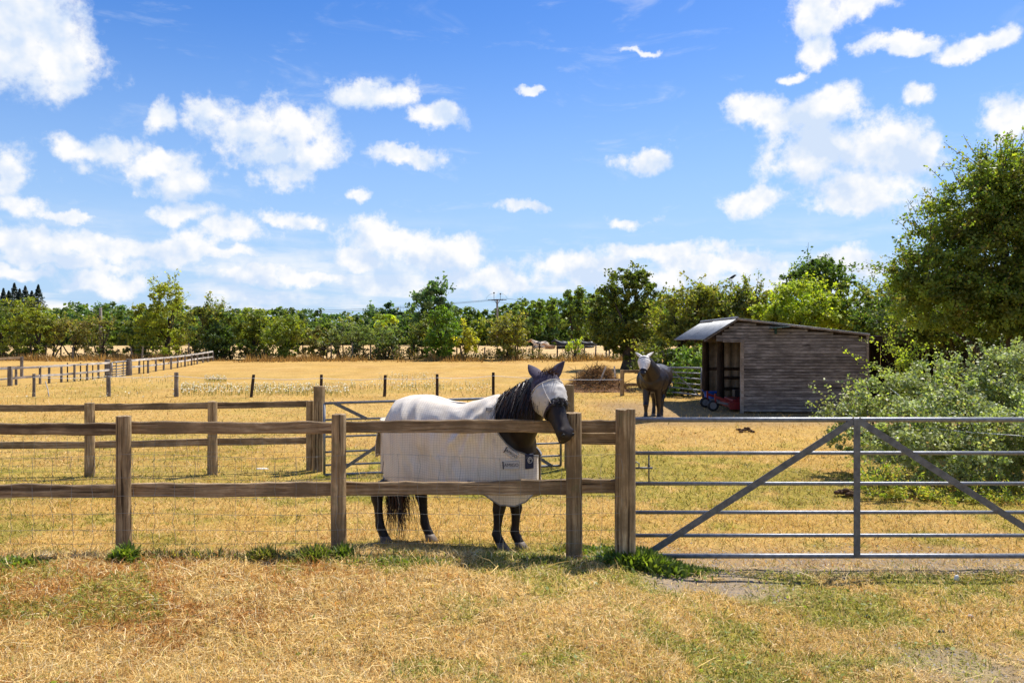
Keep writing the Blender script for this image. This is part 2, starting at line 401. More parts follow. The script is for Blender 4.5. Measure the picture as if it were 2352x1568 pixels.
def ground_mesh():
    ys = np.unique(np.concatenate([np.linspace(-60, 3, 12), np.linspace(3, 8, 84), 8 * (70 / 8) ** np.linspace(0, 1, 120), 70 * (900 / 70) ** np.linspace(0, 1, 60)]))
    xs = np.concatenate([-np.geomspace(800, 5.2, 55), np.linspace(-5, 5, 140), np.geomspace(5.2, 800, 55)])
    X, Y = np.meshgrid(xs, ys); Z = gz(X, Y)
    gr, th, so, n1, n2 = grass_mix(X, Y)
    base = GOLD[None, None] * (1 - n1[..., None]) + STRAW[None, None] * n1[..., None]
    vg = (1 - ss(Y, 6.2, 7.0))[..., None]; c = base * (.80 * (1 - vg) + vg * np.array([.54, .45, .33]))  # verge ground browner, and darkened so gaps between blades read dark
    for wgt, colr in ((th, THATCH), (gr, GREEN), (so, SOIL)):
        c = c * (1 - wgt[..., None]) + colr * wgt[..., None]
    c = c * (vg + (1 - vg) * np.array([.84, .755, .63]))
    sf = ss(Y, 59, 62)[..., None]; c = c * (1 - sf) + STUBBLE * sf
    v = np.stack([X, Y, Z], -1).reshape(-1, 3); ny, nx = X.shape
    i = np.arange(ny * nx).reshape(ny, nx)
    f = np.stack([i[:-1, :-1], i[:-1, 1:], i[1:, 1:], i[1:, :-1]], -1).reshape(-1, 4)
    me = np_mesh('ground', v, f, c.reshape(-1, 3), smooth=True)
    m, nt, b, _ = new_mat('dry pasture')
    a = nn(nt, 'ShaderNodeVertexColor', layer_name='Col'); geo = nn(nt, 'ShaderNodeNewGeometry')
    st = nn(nt, 'ShaderNodeVectorMath', {0: geo.outputs['Position'], 1: (1, .55, 1)}, operation='MULTIPLY')
    n1 = nn(nt, 'ShaderNodeTexNoise', {'Vector': st.outputs[0], 'Scale': 11, 'Detail': 11, 'Roughness': .72})
    n2 = nn(nt, 'ShaderNodeTexNoise', {'Vector': st.outputs[0], 'Scale': .55, 'Detail': 8, 'Roughness': .65})
    n3 = nn(nt, 'ShaderNodeTexNoise', {'Vector': st.outputs[0], 'Scale': 90, 'Detail': 5, 'Roughness': .7})
    k = ramp(nt, n1.outputs[0], [(.25, (.48, .46, .42)), (.5, (.95, .95, .95)), (.75, (1.3, 1.28, 1.2))])
    c = mixc(nt, 1.0, a.outputs[0], k, 'MULTIPLY')
    c = mixc(nt, 1.0, c, ramp(nt, n2.outputs[0], [(.3, (.84, .80, .70)), (.7, (1.12, 1.10, 1.04))]), 'MULTIPLY')
    c = mixc(nt, 1.0, c, ramp(nt, n3.outputs[0], [(.3, (.72, .70, .66)), (.7, (1.2, 1.18, 1.15))]), 'MULTIPLY')
    nt.links.new(c, b.inputs['Base Color']); b.inputs['Roughness'].default_value = .95; b.inputs['Specular IOR Level'].default_value = .1
    bump(nt, b, n1.outputs[0], .7, .03)
    return props(link('ground', me, m), kind='structure')
ground_mesh()

M['straw'] = leafy('grass blades', rough=.6, trans=.30, spec=.2, tint=(1.05, 1.02, .8))
def blades(name, label, n, y0, y1, margin, length, width, wild, kind_bias=None, seed=1, keep=None, curve=True):
    r = np.random.default_rng(seed)
    u = r.random(n); Y = 1 / (1 / y0 + u * (1 / y1 - 1 / y0)); X = (r.random(n) * 2 - 1) * (CX / F * Y + margin)
    gr, th, so, n1, n2 = grass_mix(X, Y)
    ok = r.random(n) > so * .93
    if keep is not None: ok &= keep(X, Y, r)
    X, Y, gr, th, so, n1 = (q[ok] for q in (X, Y, gr, th, so, n1)); n = len(X)
    Z = gz(X, Y); t = r.random(n)
    isg = r.random(n) < gr * 1.05; ist = (r.random(n) < th * .8) & ~isg
    c = GOLD + (STRAW - GOLD) * np.clip(n1 * .7 + t * .6 - .15, 0, 1)[:, None]
    c[ist] = THATCH * (.7 + .9 * r.random((ist.sum(), 1)))
    c[isg] = GREEN * (.6 + .9 * r.random((isg.sum(), 1))) + np.array([.06, .035, 0]) * r.random((isg.sum(), 1))
    pale = (r.random(n) < .13) & ~isg; c[pale] = np.array([.88, .72, .42]) * (.85 + .2 * r.random((pale.sum(), 1)))
    c *= (.50 + .85 * r.random((n, 1)) ** .8)
    pk = ss(Y, 6.4, 7.2)[:, None]; c *= (1 - pk) + pk * np.array([.88, .80, .68])
    sc = (Y / 5.0) ** .62
    ln = length * (.35 + 1.1 * r.random(n) ** 1.6) * sc ** .75; wd = width * (.6 + .8 * r.random(n)) * sc
    ln[isg] *= .8; wd[isg] *= 1.35
    az = r.random(n) * 2 * np.pi; lie = np.where(r.random(n) < wild, r.random(n) * .35 + .03, .4 + r.random(n) * .9)
    d = np.stack([np.cos(az) * np.cos(lie), np.sin(az) * np.cos(lie), np.sin(lie)], 1)
    sd = np.stack([-np.sin(az), np.cos(az), np.zeros(n)], 1) + .5 * r.normal(size=(n, 3)); sd /= np.linalg.norm(sd, axis=1)[:, None]
    p = np.stack([X, Y, Z - .004], 1); bend = np.stack([.25 * r.normal(size=n), .25 * r.normal(size=n), -.35 * r.random(n) * (lie > .3)], 1)
    mid = p + d * (ln * .55)[:, None]; tip = p + (d + bend) * ln[:, None]; tip[:, 2] = np.maximum(tip[:, 2], Z + .003); w = (sd * wd[:, None]) * .5
    if not curve:
        v = np.stack([p - w, p + w, tip], 1).reshape(-1, 3); me = np_mesh(name, v, np.arange(n * 3).reshape(-1, 3), np.repeat(c, 3, 0)); return props(link(name, me, M['straw']), label, 'grass', kind='stuff')
    v = np.stack([p - w, p + w, mid + w * .85, mid - w * .85, tip], 1).reshape(-1, 3)
    i = np.arange(n)[:, None] * 5
    f = np.concatenate([i + np.array([[0, 1, 2]]), i + np.array([[0, 2, 3]]), i + np.array([[3, 2, 4]])], 0)
    me = np_mesh(name, v, f, np.repeat(c, 5, 0)); o = link(name, me, M['straw']); return props(o, label, 'grass', kind='stuff')
blades('verge_grass', 'short dry and green grass on the verge before the fence', 300000, 3.6, 6.9, .9, .066, .0046, .5, seed=11)
blades('loose_straw', 'long pale straws lying on the mown verge', 15000, 3.6, 6.6, .9, .17, .0050, .97, seed=15, keep=lambda X, Y, r: r.random(len(X)) < .25 + .75 * (1 - ss(X, -1.5, 1.5)))
blades('paddock_grass', 'dry golden pasture grass behind the fence', 230000, 6.6, 34, 2.0, .065, .0064, .25, seed=12, curve=False)

def verge_weeds():
    """small broad leaves growing through the mown grass"""
    r = np.random.default_rng(19); n = 60000; Y = 1 / (1 / 3.7 + r.random(n) * (1 / 6.5 - 1 / 3.7)); X = (r.random(n) * 2 - 1) * (CX / F * Y + .8); gr, th, so, n1, n2 = grass_mix(X, Y)
    k = r.random(n) < gr ** 1.8 * .22 * (1 - np.clip(so * 1.2, 0, 1)); X, Y = X[k], Y[k]; n = len(X); s = .007 + .015 * r.random(n) ** 1.8
    nr = r.normal(size=(n, 3)) * .45 + np.array([0, 0, 1]); nr /= np.linalg.norm(nr, axis=1)[:, None]; t = r.normal(size=(n, 3)); t -= nr * (t * nr).sum(1)[:, None]; t /= np.linalg.norm(t, axis=1)[:, None]; b = np.cross(nr, t)
    p = np.stack([X, Y, gz(X, Y) + .010 + .025 * r.random(n)], 1); t *= s[:, None]; b *= s[:, None] * .6
    v = np.stack([p - t, p + b, p + t, p - b], 1).reshape(-1, 3); q = r.random((n, 1)); c = np.array([.20, .27, .05]) * (1 - q) + np.array([.40, .42, .12]) * q
    props(link('verge_weeds', np_mesh('verge_weeds', v, np.arange(n * 4).reshape(-1, 4), np.repeat(c, 4, 0)), M['leaf']), 'small broad leaved weeds in the green parts of the verge', 'weeds', kind='stuff')
verge_weeds()
# ================================================================== fences and gates
def hn(a, b=0.0, c=0.0): return mnoise.noise(Vector((a, b, c)))

def round_post(name, base, top_z, r, mat, parent, seed=0, n=14, lean=(0, 0), square=False, groove=None, chamfer=None):
    """a rough post: slightly tapered, uneven, with a weathered top"""
    mb = MB(); b = Vector(base); H = top_z - b.z; m = 12; vs = []; fs = []
    for i in range(m + 1):
        t = i / m; zz = b.z - .12 + (H + .12) * t
        for k in range(n):
            a = 2 * math.pi * k / n + .12
            rr = r * (1.06 - .09 * t) * (1 + .10 * hn(math.cos(a) * 1.4 + seed * 7.7, math.sin(a) * 1.4, t * 2.2 + seed))
            if square: rr *= 1 / max(abs(math.cos(a)), abs(math.sin(a))) * .88
            if groove is not None:
                d = abs((a - groove + math.pi) % (2 * math.pi) - math.pi); rr *= 1 - .33 * max(0, 1 - d / .17)
            dz = .012 * hn(k * 1.9 + seed, 3.1) if i == m else 0
            if chamfer is not None and i >= m - 1:
                d = abs((a - chamfer + math.pi) % (2 * math.pi) - math.pi)
                if i == m: rr *= 1 - .30 * max(0, 1 - d / 1.1)
            vs.append((b.x + lean[0] * t + rr * math.cos(a), b.y + lean[1] * t + rr * math.sin(a), zz + dz))
    for i in range(m):
        for k in range(n): fs.append((i * n + k, i * n + (k + 1) % n, (i + 1) * n + (k + 1) % n, (i + 1) * n + k))
    c0 = len(vs); vs.append((b.x + lean[0], b.y + lean[1], top_z + .006))
    for k in range(n): fs.append((m * n + k, m * n + (k + 1) % n, c0))
    mb.add(vs, fs); o = mb.build(name, mat, parent, smooth=True); mark_sharp(o.data, 50); return o
def mark_sharp(me, ang):
    try: me.set_sharp_from_angle(angle=rad(ang))
    except Exception: pass

def plank(name, p0, p1, h, t, mat, parent, seed=0, rough=.012, seg=28):
    """sawn rail with waney edges; p0/p1 are the centres of its ends; long axis is the mesh's own X"""
    p0, p1 = Vector(p0), Vector(p1); d = p1 - p0; L = d.length; vs = []; fs = []
    for i in range(seg + 1):
        x = L * i / seg - L / 2
        top = h / 2 + rough * hn(x * 3.1 + seed * 5.3, 1.7) + rough * .5 * hn(x * 11 + seed, 4.2); bot = -h / 2 + rough * .7 * hn(x * 2.7 + seed * 3.1, 8.8)
        f = -t / 2 + .004 * hn(x * 4 + seed, 2.2); g = t / 2; e = .006
        vs += [(x, f, bot + e), (x, f, top - e), (x, f + e, top), (x, g - e, top), (x, g, top - e), (x, g, bot + e), (x, g - e, bot), (x, f + e, bot)]
    for i in range(seg):
        for k in range(8): fs.append((i * 8 + k, (i + 1) * 8 + k, (i + 1) * 8 + (k + 1) % 8, i * 8 + (k + 1) % 8))
    fs.append(tuple(range(7, -1, -1))); fs.append(tuple(seg * 8 + k for k in range(8)))
    mb = MB(); mb.add(vs, fs); fs = [tuple(reversed(q)) for q in fs]
    me = mb.mesh(name, smooth=True); me.flip_normals(); mark_sharp(me, 40)
    o = link(name, me, mat, parent); o.location = (p0 + p1) / 2 - wloc(parent)
    o.rotation_euler = (0, -math.asin(d.z / L), math.atan2(d.y, d.x)); return o

# ---- near post and rail fence with stock netting
YP, YR, YN = 6.38, 6.478, 6.300
fence = thing('post_and_rail_fence', 'weathered wooden post and rail fence with wire stock netting nearest the viewer', 'fence', (-3.1, YP, g1(-3.1, YP)))
def fx(px, Y=YP): return (px - CX) / F * Y
def fzz(py, Y=YP): return CAMH + (HZ - py) / F * Y
near_posts = [(-205, 955, 17, 3.9), (284, 955, 16.2, None), (778, 951, 17.2, 2.6), (1318, 948, 18.2, None)]
for i, (px, py, w, ch) in enumerate(near_posts):
    x = fx(px); round_post('post', (x, YP, g1(x, YP)), fzz(py), w / F * YP, M['post'], fence, seed=i + 1, chamfer=ch)
gp = fx(1436); round_post('gate_post', (gp, YP - .01, g1(gp, YP)), fzz(939), 23.5 / F * YP, M['post'], fence, seed=9, n=20, groove=-.98)['label'] = 'thick round gate post with a long drying crack'
for i, (a, b, ya, yb) in enumerate([(-215, 282, 983, 985), (286, 776, 982, 981.5), (780, 1316, 979.5, 979), (1320, 1440, 978.5, 979)]):
    plank('rail', W(a, ya, YR), W(b, yb, YR), .100, .038, M['rail'], fence, seed=i + 1, rough=.013)
plank('rail', W(1322, 1006, YR + .04), W(1440, 1007, YR + .04), .095, .036, M['rail'], fence, seed=15)
for i, (a, b, ya, yb) in enumerate([(-215, 282, 1127, 1126), (286, 776, 1125, 1123), (780, 1316, 1121, 1119), (1320, 1440, 1116, 1115)]):
    plank('rail', W(a, ya, YR), W(b, yb, YR), .112, .04, M['rail'], fence, seed=i + 21, rough=.016)

def netting(parent, x0, x1, Y, rows, step, seed, r=.0016, sag=.03, zoff=None):
    """square mesh wire: line wires and kinked stays, as they hang"""
    rr = random.Random(seed); mb = MB(); n = int((x1 - x0) / step)
    def pos(u, j):
        x = x0 + (x1 - x0) * u; z = rows[j]; k = 1 - j / (len(rows) - 1)
        return Vector((x + .012 * hn(u * n * .7, j * 3.3, seed), Y + .012 * hn(u * 9, j * .7, seed + 3), z - sag * k * (.5 - .5 * math.cos(u * 2 * math.pi * max(1, round((x1 - x0) / 1.85)))) + .007 * hn(u * n * .6, j * 1.9, seed + 8)))
    for j in range(len(rows)):
        mb.tube([pos(i / (n * 2), j) for i in range(n * 2 + 1)], r, 4)
    for i in range(n + 1):
        if rr.random() < .04: continue
        pts = []
        for j in range(len(rows)):
            p = pos(i / n, j); pts.append(p)
            if j < len(rows) - 1:
                q = pos(i / n, j + 1); pts.append((p + q) / 2 + Vector((.016 * rr.uniform(-1, 1), .012 * rr.uniform(-1, 1), 0)))
        mb.tube(pts, r * .95, 4)
        for j in range(len(rows)): mb.ball(pos(i / n, j), r * 2.2, 5, 3)
    return mb.build('wire_netting', M['wire'], parent)
rows = [fzz(y, YN) for y in (1043, 1096, 1138, 1178, 1216, 1247, 1276)]
netting(fence, fx(-190), fx(1428, YN), YN, rows, .158, 4)

# ---- galvanised field gates
def field_gate(name, label, p0, p1, zs, apex=None, braces=(), r=.0165, posts=(), latch=True, uprights=(.5,), flat=.05):
    """p0/p1: foot of the two ends; zs: heights of the rails (top first)"""
    p0, p1 = Vector(p0), Vector(p1); t = thing(name, label, 'gate', p0); d = p1 - p0; d2 = Vector((d.x, d.y, 0)); nrm = Vector((d2.y, -d2.x, 0)).normalized()
    def at(u, k): return Vector((p0.x + d.x * u, p0.y + d.y * u, (zs[0][k] * (1 - u) + zs[1][k] * u)))
    n = len(zs[0])
    for k in range(n):
        mb = MB(); mb.tube([at(0, k), at(.33, k), at(.66, k), at(1, k)], r * (1.25 if k in (0, n - 1) else .95), 10); mb.build('rail', M['galv'], t, smooth=True)
    for u in (0.0, 1.0):
        mb = MB(); mb.tube([at(u, 0) + Vector((0, 0, -.004)), at(u, n - 1)], r * 1.2, 10); mb.build('end_stile', M['galv'], t, smooth=True)
    ang = math.atan2(d.y, d.x)
    def bar(a, b, nm, off):
        a = a + nrm * off; b = b + nrm * off; v = b - a; mb = MB()
        rot = Matrix.Rotation(ang, 3, 'Z') @ Matrix.Rotation(-math.atan2(v.z, math.hypot(v.x, v.y) * (1 if v.dot(d) > 0 else -1)), 3, 'Y')
        mb.box((a + b) / 2, (v.length, .008, flat), rot); mb.build(nm, M['galv_old'], t, bevel=.0015)
    for u in uprights: bar(at(u, 0) + Vector((0, 0, .006)), at(u, n - 1) - Vector((0, 0, .006)), 'upright', r * 1.3 + .006)
    for (ua, ka), (ub, kb) in braces: bar(at(ua, ka), at(ub, kb), 'brace', r * 1.3 + .001)
    if latch:
        mb = MB(); u = latch; a = at(u, 1); b = at(u, 2); mb.tube([a, b], .006, 6); m = (a + b) / 2 + Vector((0, 0, .002)); e = d2.normalized()
        mb.tube([m - e * .125, m + e * .03], .009, 8); mb.ball(m + Vector((0, 0, .02)), .012)
        mb.tube([m - e * .125, m - e * .125 + Vector((0, 0, .035)), m - e * .105 + Vector((0, 0, .05)), m - e * .082 + Vector((0, 0, .038)), m - e * .082], .006, 6)
        mb.build('latch', M['galv_old'], t, smooth=True)
    return t
YG = 6.60
gx0, gx1 = fx(1440, YG), fx(2490, YG)
zs = [fzz(y, YG) for y in (963.5, 1040, 1110, 1176, 1229, 1276)]
field_gate('field_gate', 'large galvanised six bar field gate across the track in the foreground', (gx0, YG, g1(gx0, YG)), (gx1, YG, g1(gx1, YG)), (zs, zs),
           braces=[((.497, 0), (.035, 5)), ((.503, 0), (.965, 5))], latch=.048, flat=.055)

hx = gx1 + .13; hp_ = thing('gate_post', 'thick hanging post at the right end of the large gate', 'post', (hx, YG, g1(hx, YG)))
round_post('post', (hx, YG, g1(hx, YG)), 1.28, .10, M['post'], hp_, seed=71, n=16)
for z_ in (.12, .95): MB().tube([(gx1 - .01, YG, z_), (hx, YG, z_)], .014, 6).build('hinge', M['galv_old'], hp_)
# ---- second fence and gate, across the paddock
fp = [ground_at(-80, 1096), ground_at(206, 1093), ground_at(488, 1089), ground_at(712, 1079)]
f2 = thing('post_and_rail_fence', 'lower weathered wooden two rail fence standing in the paddock behind the nearest fence', 'fence', fp[1])
tops = [927, 925, 922, 920]
for i, p in enumerate(fp):
    round_post('post', p, CAMH + (HZ - tops[i]) / F * p.y, (11 if i < 3 else 8.5) / F * p.y, M['post'], f2, seed=30 + i, n=12)
gpp = ground_at(732, 1082); gpp.y += .04
round_post('gate_post', gpp, CAMH + (HZ - 887) / F * gpp.y, 13 / F * gpp.y, M['post'], f2, seed=36, n=12, square=True)['label'] = 'tall square gate post'
b = Vector((0, .085, 0))
def rail_between(pa, pb, xa, xb, ya, yb, h, parent, seed, mat):
    """rail behind two posts at picture heights ya, yb"""
    a = pa + b; c = pb + b; a = Vector((a.x, a.y, CAMH + (HZ - ya) / F * a.y)); c = Vector((c.x, c.y, CAMH + (HZ - yb) / F * c.y))
    plank('rail', a, c, h, .04, mat, parent, seed=seed, rough=.010)
for i, (ya, yb, yc, yd) in enumerate([(938, 936, 1023, 1021), (935, 931, 1021, 1015), (931, 927.5, 1015, 1011)]):
    rail_between(fp[i], fp[i + 1], 0, 0, ya, yb, .098, f2, 40 + i, M['rail']); rail_between(fp[i], fp[i + 1], 0, 0, yc, yd, .105, f2, 50 + i, M['rail'])
netting(f2, fp[0].x, fp[3].x - .05, fp[1].y - .105, [fp[1].z + h for h in (.62, .5, .38, .27, .17, .08)], .16, 14, sag=.02, r=.0018)
ga = ground_at(745, 1094); gb = Vector(((1288 - CX) / F * (ga.y * 1.065), ga.y * 1.065, 0)); gb.z = g1(gb.x, gb.y)
zl = [CAMH + (HZ - y) / F * ga.y for y in (926, 964, 1003, 1038, 1068, 1090)]; zr = [CAMH + (HZ - y) / F * gb.y for y in (910, 948, 985, 1017, 1046, 1069)]
field_gate('field_gate', 'galvanised six bar gate standing behind the white rugged horse', ga, gb, (zl, zr), braces=[((.5, 0), (.04, 5)), ((.5, 0), (.96, 5)), ((.04, 0), (.17, 1))], latch=None, r=.016, uprights=(.5,))
p = ground_at(1308, 1076); hang = thing('gate_post', 'weathered hanging post at the far end of the gate behind the horse', 'post', p)
round_post('post', p, CAMH + (HZ - 884) / F * p.y, .075, M['post'], hang, seed=44)

# ---- pale fence running back on the left, with its gate
lf_pts = [(-40, 888, 842, 'w'), (23, 886, 841, 'd'), (37, 884, 843, 'w'), (92, 882, 842, 'w'), (113, 880, 841, 'w'), (141, 878, 838, 'w'), (155, 876, 833, 's'), (171, 876, 837, 'w'),
          (185, 874, 833, 's'), (200, 873, 835, 'w'), (213, 871, 834, 's'), (226, 869, 832, 'w'), (247, 866, 826, 'g'), (254, 866, 833, 'w'),
          (296, 862, 824, 'g'), (301, 861, 829, 'w'), (320, 858, 829, 'w'), (330, 858, 828, 's'), (340, 857, 827, 'w'), (358, 853, 826, 'w'), (376, 850, 822, 'w'), (393, 848, 821, 'w'), (408, 845, 820, 'w'),
          (416, 843, 818, 's'), (425, 842, 817, 'w'), (432, 840, 816, 's'), (440, 839, 815, 'w'), (446, 838, 814, 's'), (453, 836, 814, 'w'), (466, 833, 812, 'w'), (478, 831, 809, 'w'), (489, 829, 808, 'w')]
lp = [(ground_at(px, py), t, k) for px, py, t, k in lf_pts]
lf = thing('paddock_fence', 'bleached grey two rail paddock fence running back along the left', 'fence', lp[1][0])
for i, (p, t, k) in enumerate(lp):
    z = CAMH + (HZ - t) / F * p.y
    if k == 's':
        mb = MB(); mb.tube([p - Vector((0, 0, .1)), Vector((p.x, p.y, z))], .028, 6); mb.build('stake', M['timber_dark'], lf)
    else: round_post('gate_post' if k == 'g' else 'post', p, z, (.14 if k == 'g' else .10 if k == 'd' else .055), M['post_grey'], lf, seed=60 + i, n=8)
def at_line(px, side):
    best = [q for q in lf_pts]; xs = [q[0] for q in best]; ys = [q[1] for q in best]; return ground_at(px, float(np.interp(px, xs, ys)))
def lrail(xa, xb, ya, yb, seed):
    a, c = at_line(xa, 0), at_line(xb, 0); a.z = CAMH + (HZ - ya) / F * a.y; c.z = CAMH + (HZ - yb) / F * c.y; o = Vector((0, -.09, 0))
    plank('rail', a + o, c + o, .095, .04, M['rail_pale'], lf, seed=seed, rough=.02, seg=12)
for i, (xa, xb, ya, yb, yc, yd) in enumerate([(-40, 37, 848.5, 845, 874, 868), (37, 92, 845, 842.5, 868, 863), (92, 141, 842.5, 839.5, 863, 860), (141, 200, 839.5, 836.5, 860, 855), (200, 253, 836.5, 833, 855, 849.5),
                          (300, 358, 828, 823.5, 843, 838), (358, 408, 823.5, 819, 838, 831), (408, 453, 819, 813, 831, 824), (453, 490, 813, 807, 824, 819)]):
    lrail(xa, xb, ya, yb, 80 + i); lrail(xa, xb, yc, yd, 90 + i)
ga, gb = at_line(257, 0), at_line(294, 0)
z1 = [CAMH + (HZ - y) / F * ga.y for y in (832.5, 841, 848, 854, 859.5, 865)]; z2 = [CAMH + (HZ - y) / F * gb.y for y in (829, 837, 844, 850, 855, 861)]
field_gate('field_gate', 'small bright metal gate in the pale fence on the left', ga, gb, (z1, z2), latch=None, r=.03, uprights=(.22, .65), flat=.07)
# a darker fence end seen past it, at the picture's left
p0 = ground_at(-30, 868); p1 = ground_at(53, 862)
sf = thing('paddock_fence', 'dark two rail fence end just beyond the pale fence at the far left', 'fence', p1)
for i, (px, py) in enumerate([(-28, 868), (50, 864)]):
    p = ground_at(px, py); round_post('post', p, p.z + 1.0, .08, M['post_grey'], sf, seed=130 + i, n=8)
for dz in (.92, .45): plank('rail', p0 + Vector((0, 0, dz)), p1 + Vector((0, 0, dz)), .12, .04, M['rail'], sf, seed=133, seg=8)

# ---- electric tape fence across the paddock
tape_px = [(78, 911, 858, 0), (250, 910, 856, -.02), (405, 911, 855, 0), (576, 912, 860, .10), (737, 911, 860, .02), (883, 911, 861, .03), (1004, 910, 859, 0), (1133, 908, 855, 0)]
tp = [(ground_at(a, bb), t, l) for a, bb, t, l in tape_px]
tf = thing('tape_fence', 'line of short wooden stakes carrying white electric tape across the paddock', 'fence', tp[0][0])
prev = None
for i, (p, t, l) in enumerate(tp):
    z = CAMH + (HZ - t) / F * p.y
    round_post('stake', p, z, .052 if i not in (1, 2) else .075, M['post_grey' if i < 3 else 'timber_dark'], tf, seed=150 + i, n=8, lean=(l, 0))
    top = Vector((p.x + l, p.y - .07, z - .12))
    if prev is not None:
        pts = [prev.lerp(top, k / 8) - Vector((0, 0, .05 * math.sin(math.pi * k / 8))) for k in range(9)]
        mb = MB(); mb.tube(pts, .009, 4, flat=.4); mb.build('tape', M['tape'], tf)
    prev = top
mb = MB(); pe = ground_at(1429, 909); e = Vector((pe.x, pe.y - .1, CAMH + (HZ - 871) / F * pe.y))
mb.tube([prev.lerp(e, k / 8) - Vector((0, 0, .06 * math.sin(math.pi * k / 8))) for k in range(9)], .009, 4, flat=.4); mb.build('tape', M['tape'], tf)
p = ground_at(113, 911); q = W(104, 876, p.y + .25)
st = MB().tube([p - Vector((0, 0, .05)), (p + q) / 2 + Vector((.02, 0, 0)), q], .018, 6).build('leaning_stick', M['rail_pale'], loc=p)
props(st, 'thin pale stick leaning in the paddock grass by the tape fence', 'stick')

# ---- short rail fence and gate behind the second horse
sp = [ground_at(1429, 909), ground_at(1528, 905)]
sr = thing('rail_fence', 'short two rail fence behind the standing horse, next to the brushwood heap', 'fence', sp[0])
round_post('post', sp[0], CAMH + (HZ - 849) / F * sp[0].y, .075, M['post'], sr, seed=170, n=8); round_post('post', sp[1], CAMH + (HZ - 848) / F * sp[1].y, .075, M['post'], sr, seed=171, n=8)
for ya, yb in ((853, 853), (884, 883)):
    a = Vector(sp[0]); c = Vector(sp[1]); a.z = CAMH + (HZ - ya) / F * a.y; c.z = CAMH + (HZ - yb) / F * c.y
    plank('rail', a + Vector((0, .1, 0)), c + Vector((0, .1, 0)), .11, .04, M['rail'], sr, seed=int(ya))
ga = ground_at(1508, 908); gb = ground_at(1611, 915)
z1 = [CAMH + (HZ - y) / F * ga.y for y in (843, 852, 862, 874, 885, 896)]; z2 = [CAMH + (HZ - y) / F * gb.y for y in (845.5, 858, 871, 884, 896.5, 908)]
field_gate('field_gate', 'galvanised gate between the standing horse and the open shed', ga, gb, (z1, z2), latch=None, r=.026, uprights=(.32,), braces=[((.32, 0), (.02, 3)), ((.32, 0), (.96, 5))], flat=.05)

# ---- post and wire boundary along the hedge
bf = thing('boundary_fence', 'row of old stakes with wire along the hedge at the back of the paddock', 'fence', ground_at(700, 824))
rr = random.Random(5); stakes = []
for px in [-30, 68, 96, 140, 176, 232, 301, 330, 436, 520, 566, 612, 700, 735, 748, 760, 790, 812, 832, 852, 880, 904, 917, 942, 951, 1008, 1049, 1060, 1112, 1190, 1224, 1238, 1280, 1306, 1330, 1340, 1367, 1393, 1398, 1408, 1424]:
    py = 826 if px < 500 else 825; p = ground_at(px, py); p.y += rr.uniform(-.5, .5); p.z = g1(p.x, p.y); h = rr.uniform(.85, 1.25); l = rr.uniform(-.06, .08)
    mb = MB(); mb.tube([p - Vector((0, 0, .1)), p + Vector((l, 0, h))], [.06, .05], 6); mb.build('stake', M['timber_dark'] if rr.random() < .6 else M['post_grey'], bf); stakes.append(p)
for h in (.4, .75, .98):
    mb = MB(); mb.tube([q + Vector((0, -.06, h)) for q in stakes], .006, 4); mb.build('wire', M['wire'], bf)
# ================================================================== field shelter
P0 = ground_at(1705, 949)                                   # front corner, nearest the viewer
AX = Vector((.05, 1, 0)).normalized(); RX = Vector((AX.y, -AX.x, 0))   # along the shelter, and towards its back
sz0 = P0.z
def S(u, v, z): return P0 + RX * u + AX * v + Vector((0, 0, z))        # u to the right, v away, z up from the ground
def su(px, v=0.0):                                           # picture column on the gable plane
    k = (px - CX) / F; return (k * (P0.y + AX.y * v) - P0.x - AX.x * v) / (RX.x - k * RX.y)
def sh(py, u=0.0, v=0.0): return CAMH + (HZ - py) / F * S(u, v, 0).y - sz0
uR = su(1990); uE = su(1614); uK = su(1692)
zK, zR, zE = sh(731.5, uK), sh(767, uR), sh(780, uE); LEN = 5.0
shed = thing('field_shelter', 'dark weatherboarded open fronted field shelter with corrugated roof', 'shed', P0)
def roof_z(u): return zK + (zR - zK) * (u - uK) / (uR - uK) if u > uK else zE + (zK - zE) * (u - uE) / (uK - uE)
srot = Matrix.Rotation(math.atan2(RX.y, RX.x), 3, 'Z')
zD = sh(785, su(1680))                                       # underside of the boards over the opening
bh = .083; k = 0; z = .04; rr = random.Random(3)
while z < zK - .05:
    zt = z + bh
    ul = 0.0 if zt < zD + .02 else None
    if ul is None: ul = (zt - zE) / (zK - zE) * (uK - uE) + uE + .12; ul = max(ul, su(1645) + (0.16 if k % 3 == 1 else 0.0))
    ur = uR if zt < roof_z(uR) - .06 else uK + (uR - uK) * (zK - .06 - zt) / (zK - zR)
    if ur - ul > .15:
        # overlapping feather-edge board, thick edge below
        c = S(0, 0, 0); vs = []
        n = 10; jt = rr.uniform(-.004, .004); tw = rr.uniform(-.003, .003)
        for i in range(n + 1):
            u = ul + (ur - ul) * i / n; w = .003 * hn(u * 1.7, k * 3.1)
            zz = zt
            for (dv, dz) in ((-.030 + jt + tw * i / n, z + .013 + w), (-.024 + jt, zz + w * .5), (-.004, zz), (-.004, z + .013)): vs.append(S(u, dv, dz) - wloc(shed))
        fs = []
        for i in range(n):
            for q in range(4): fs.append((i * 4 + q, i * 4 + (q + 1) % 4, (i + 1) * 4 + (q + 1) % 4, (i + 1) * 4 + q))
        fs += [(0, 3, 2, 1), tuple(n * 4 + q for q in range(4))]
        mb = MB(); mb.add(vs, fs); ob = link('board', mb.mesh('board'), M['board'], shed); ob.data.flip_normals() if False else None
    z += bh; k += 1
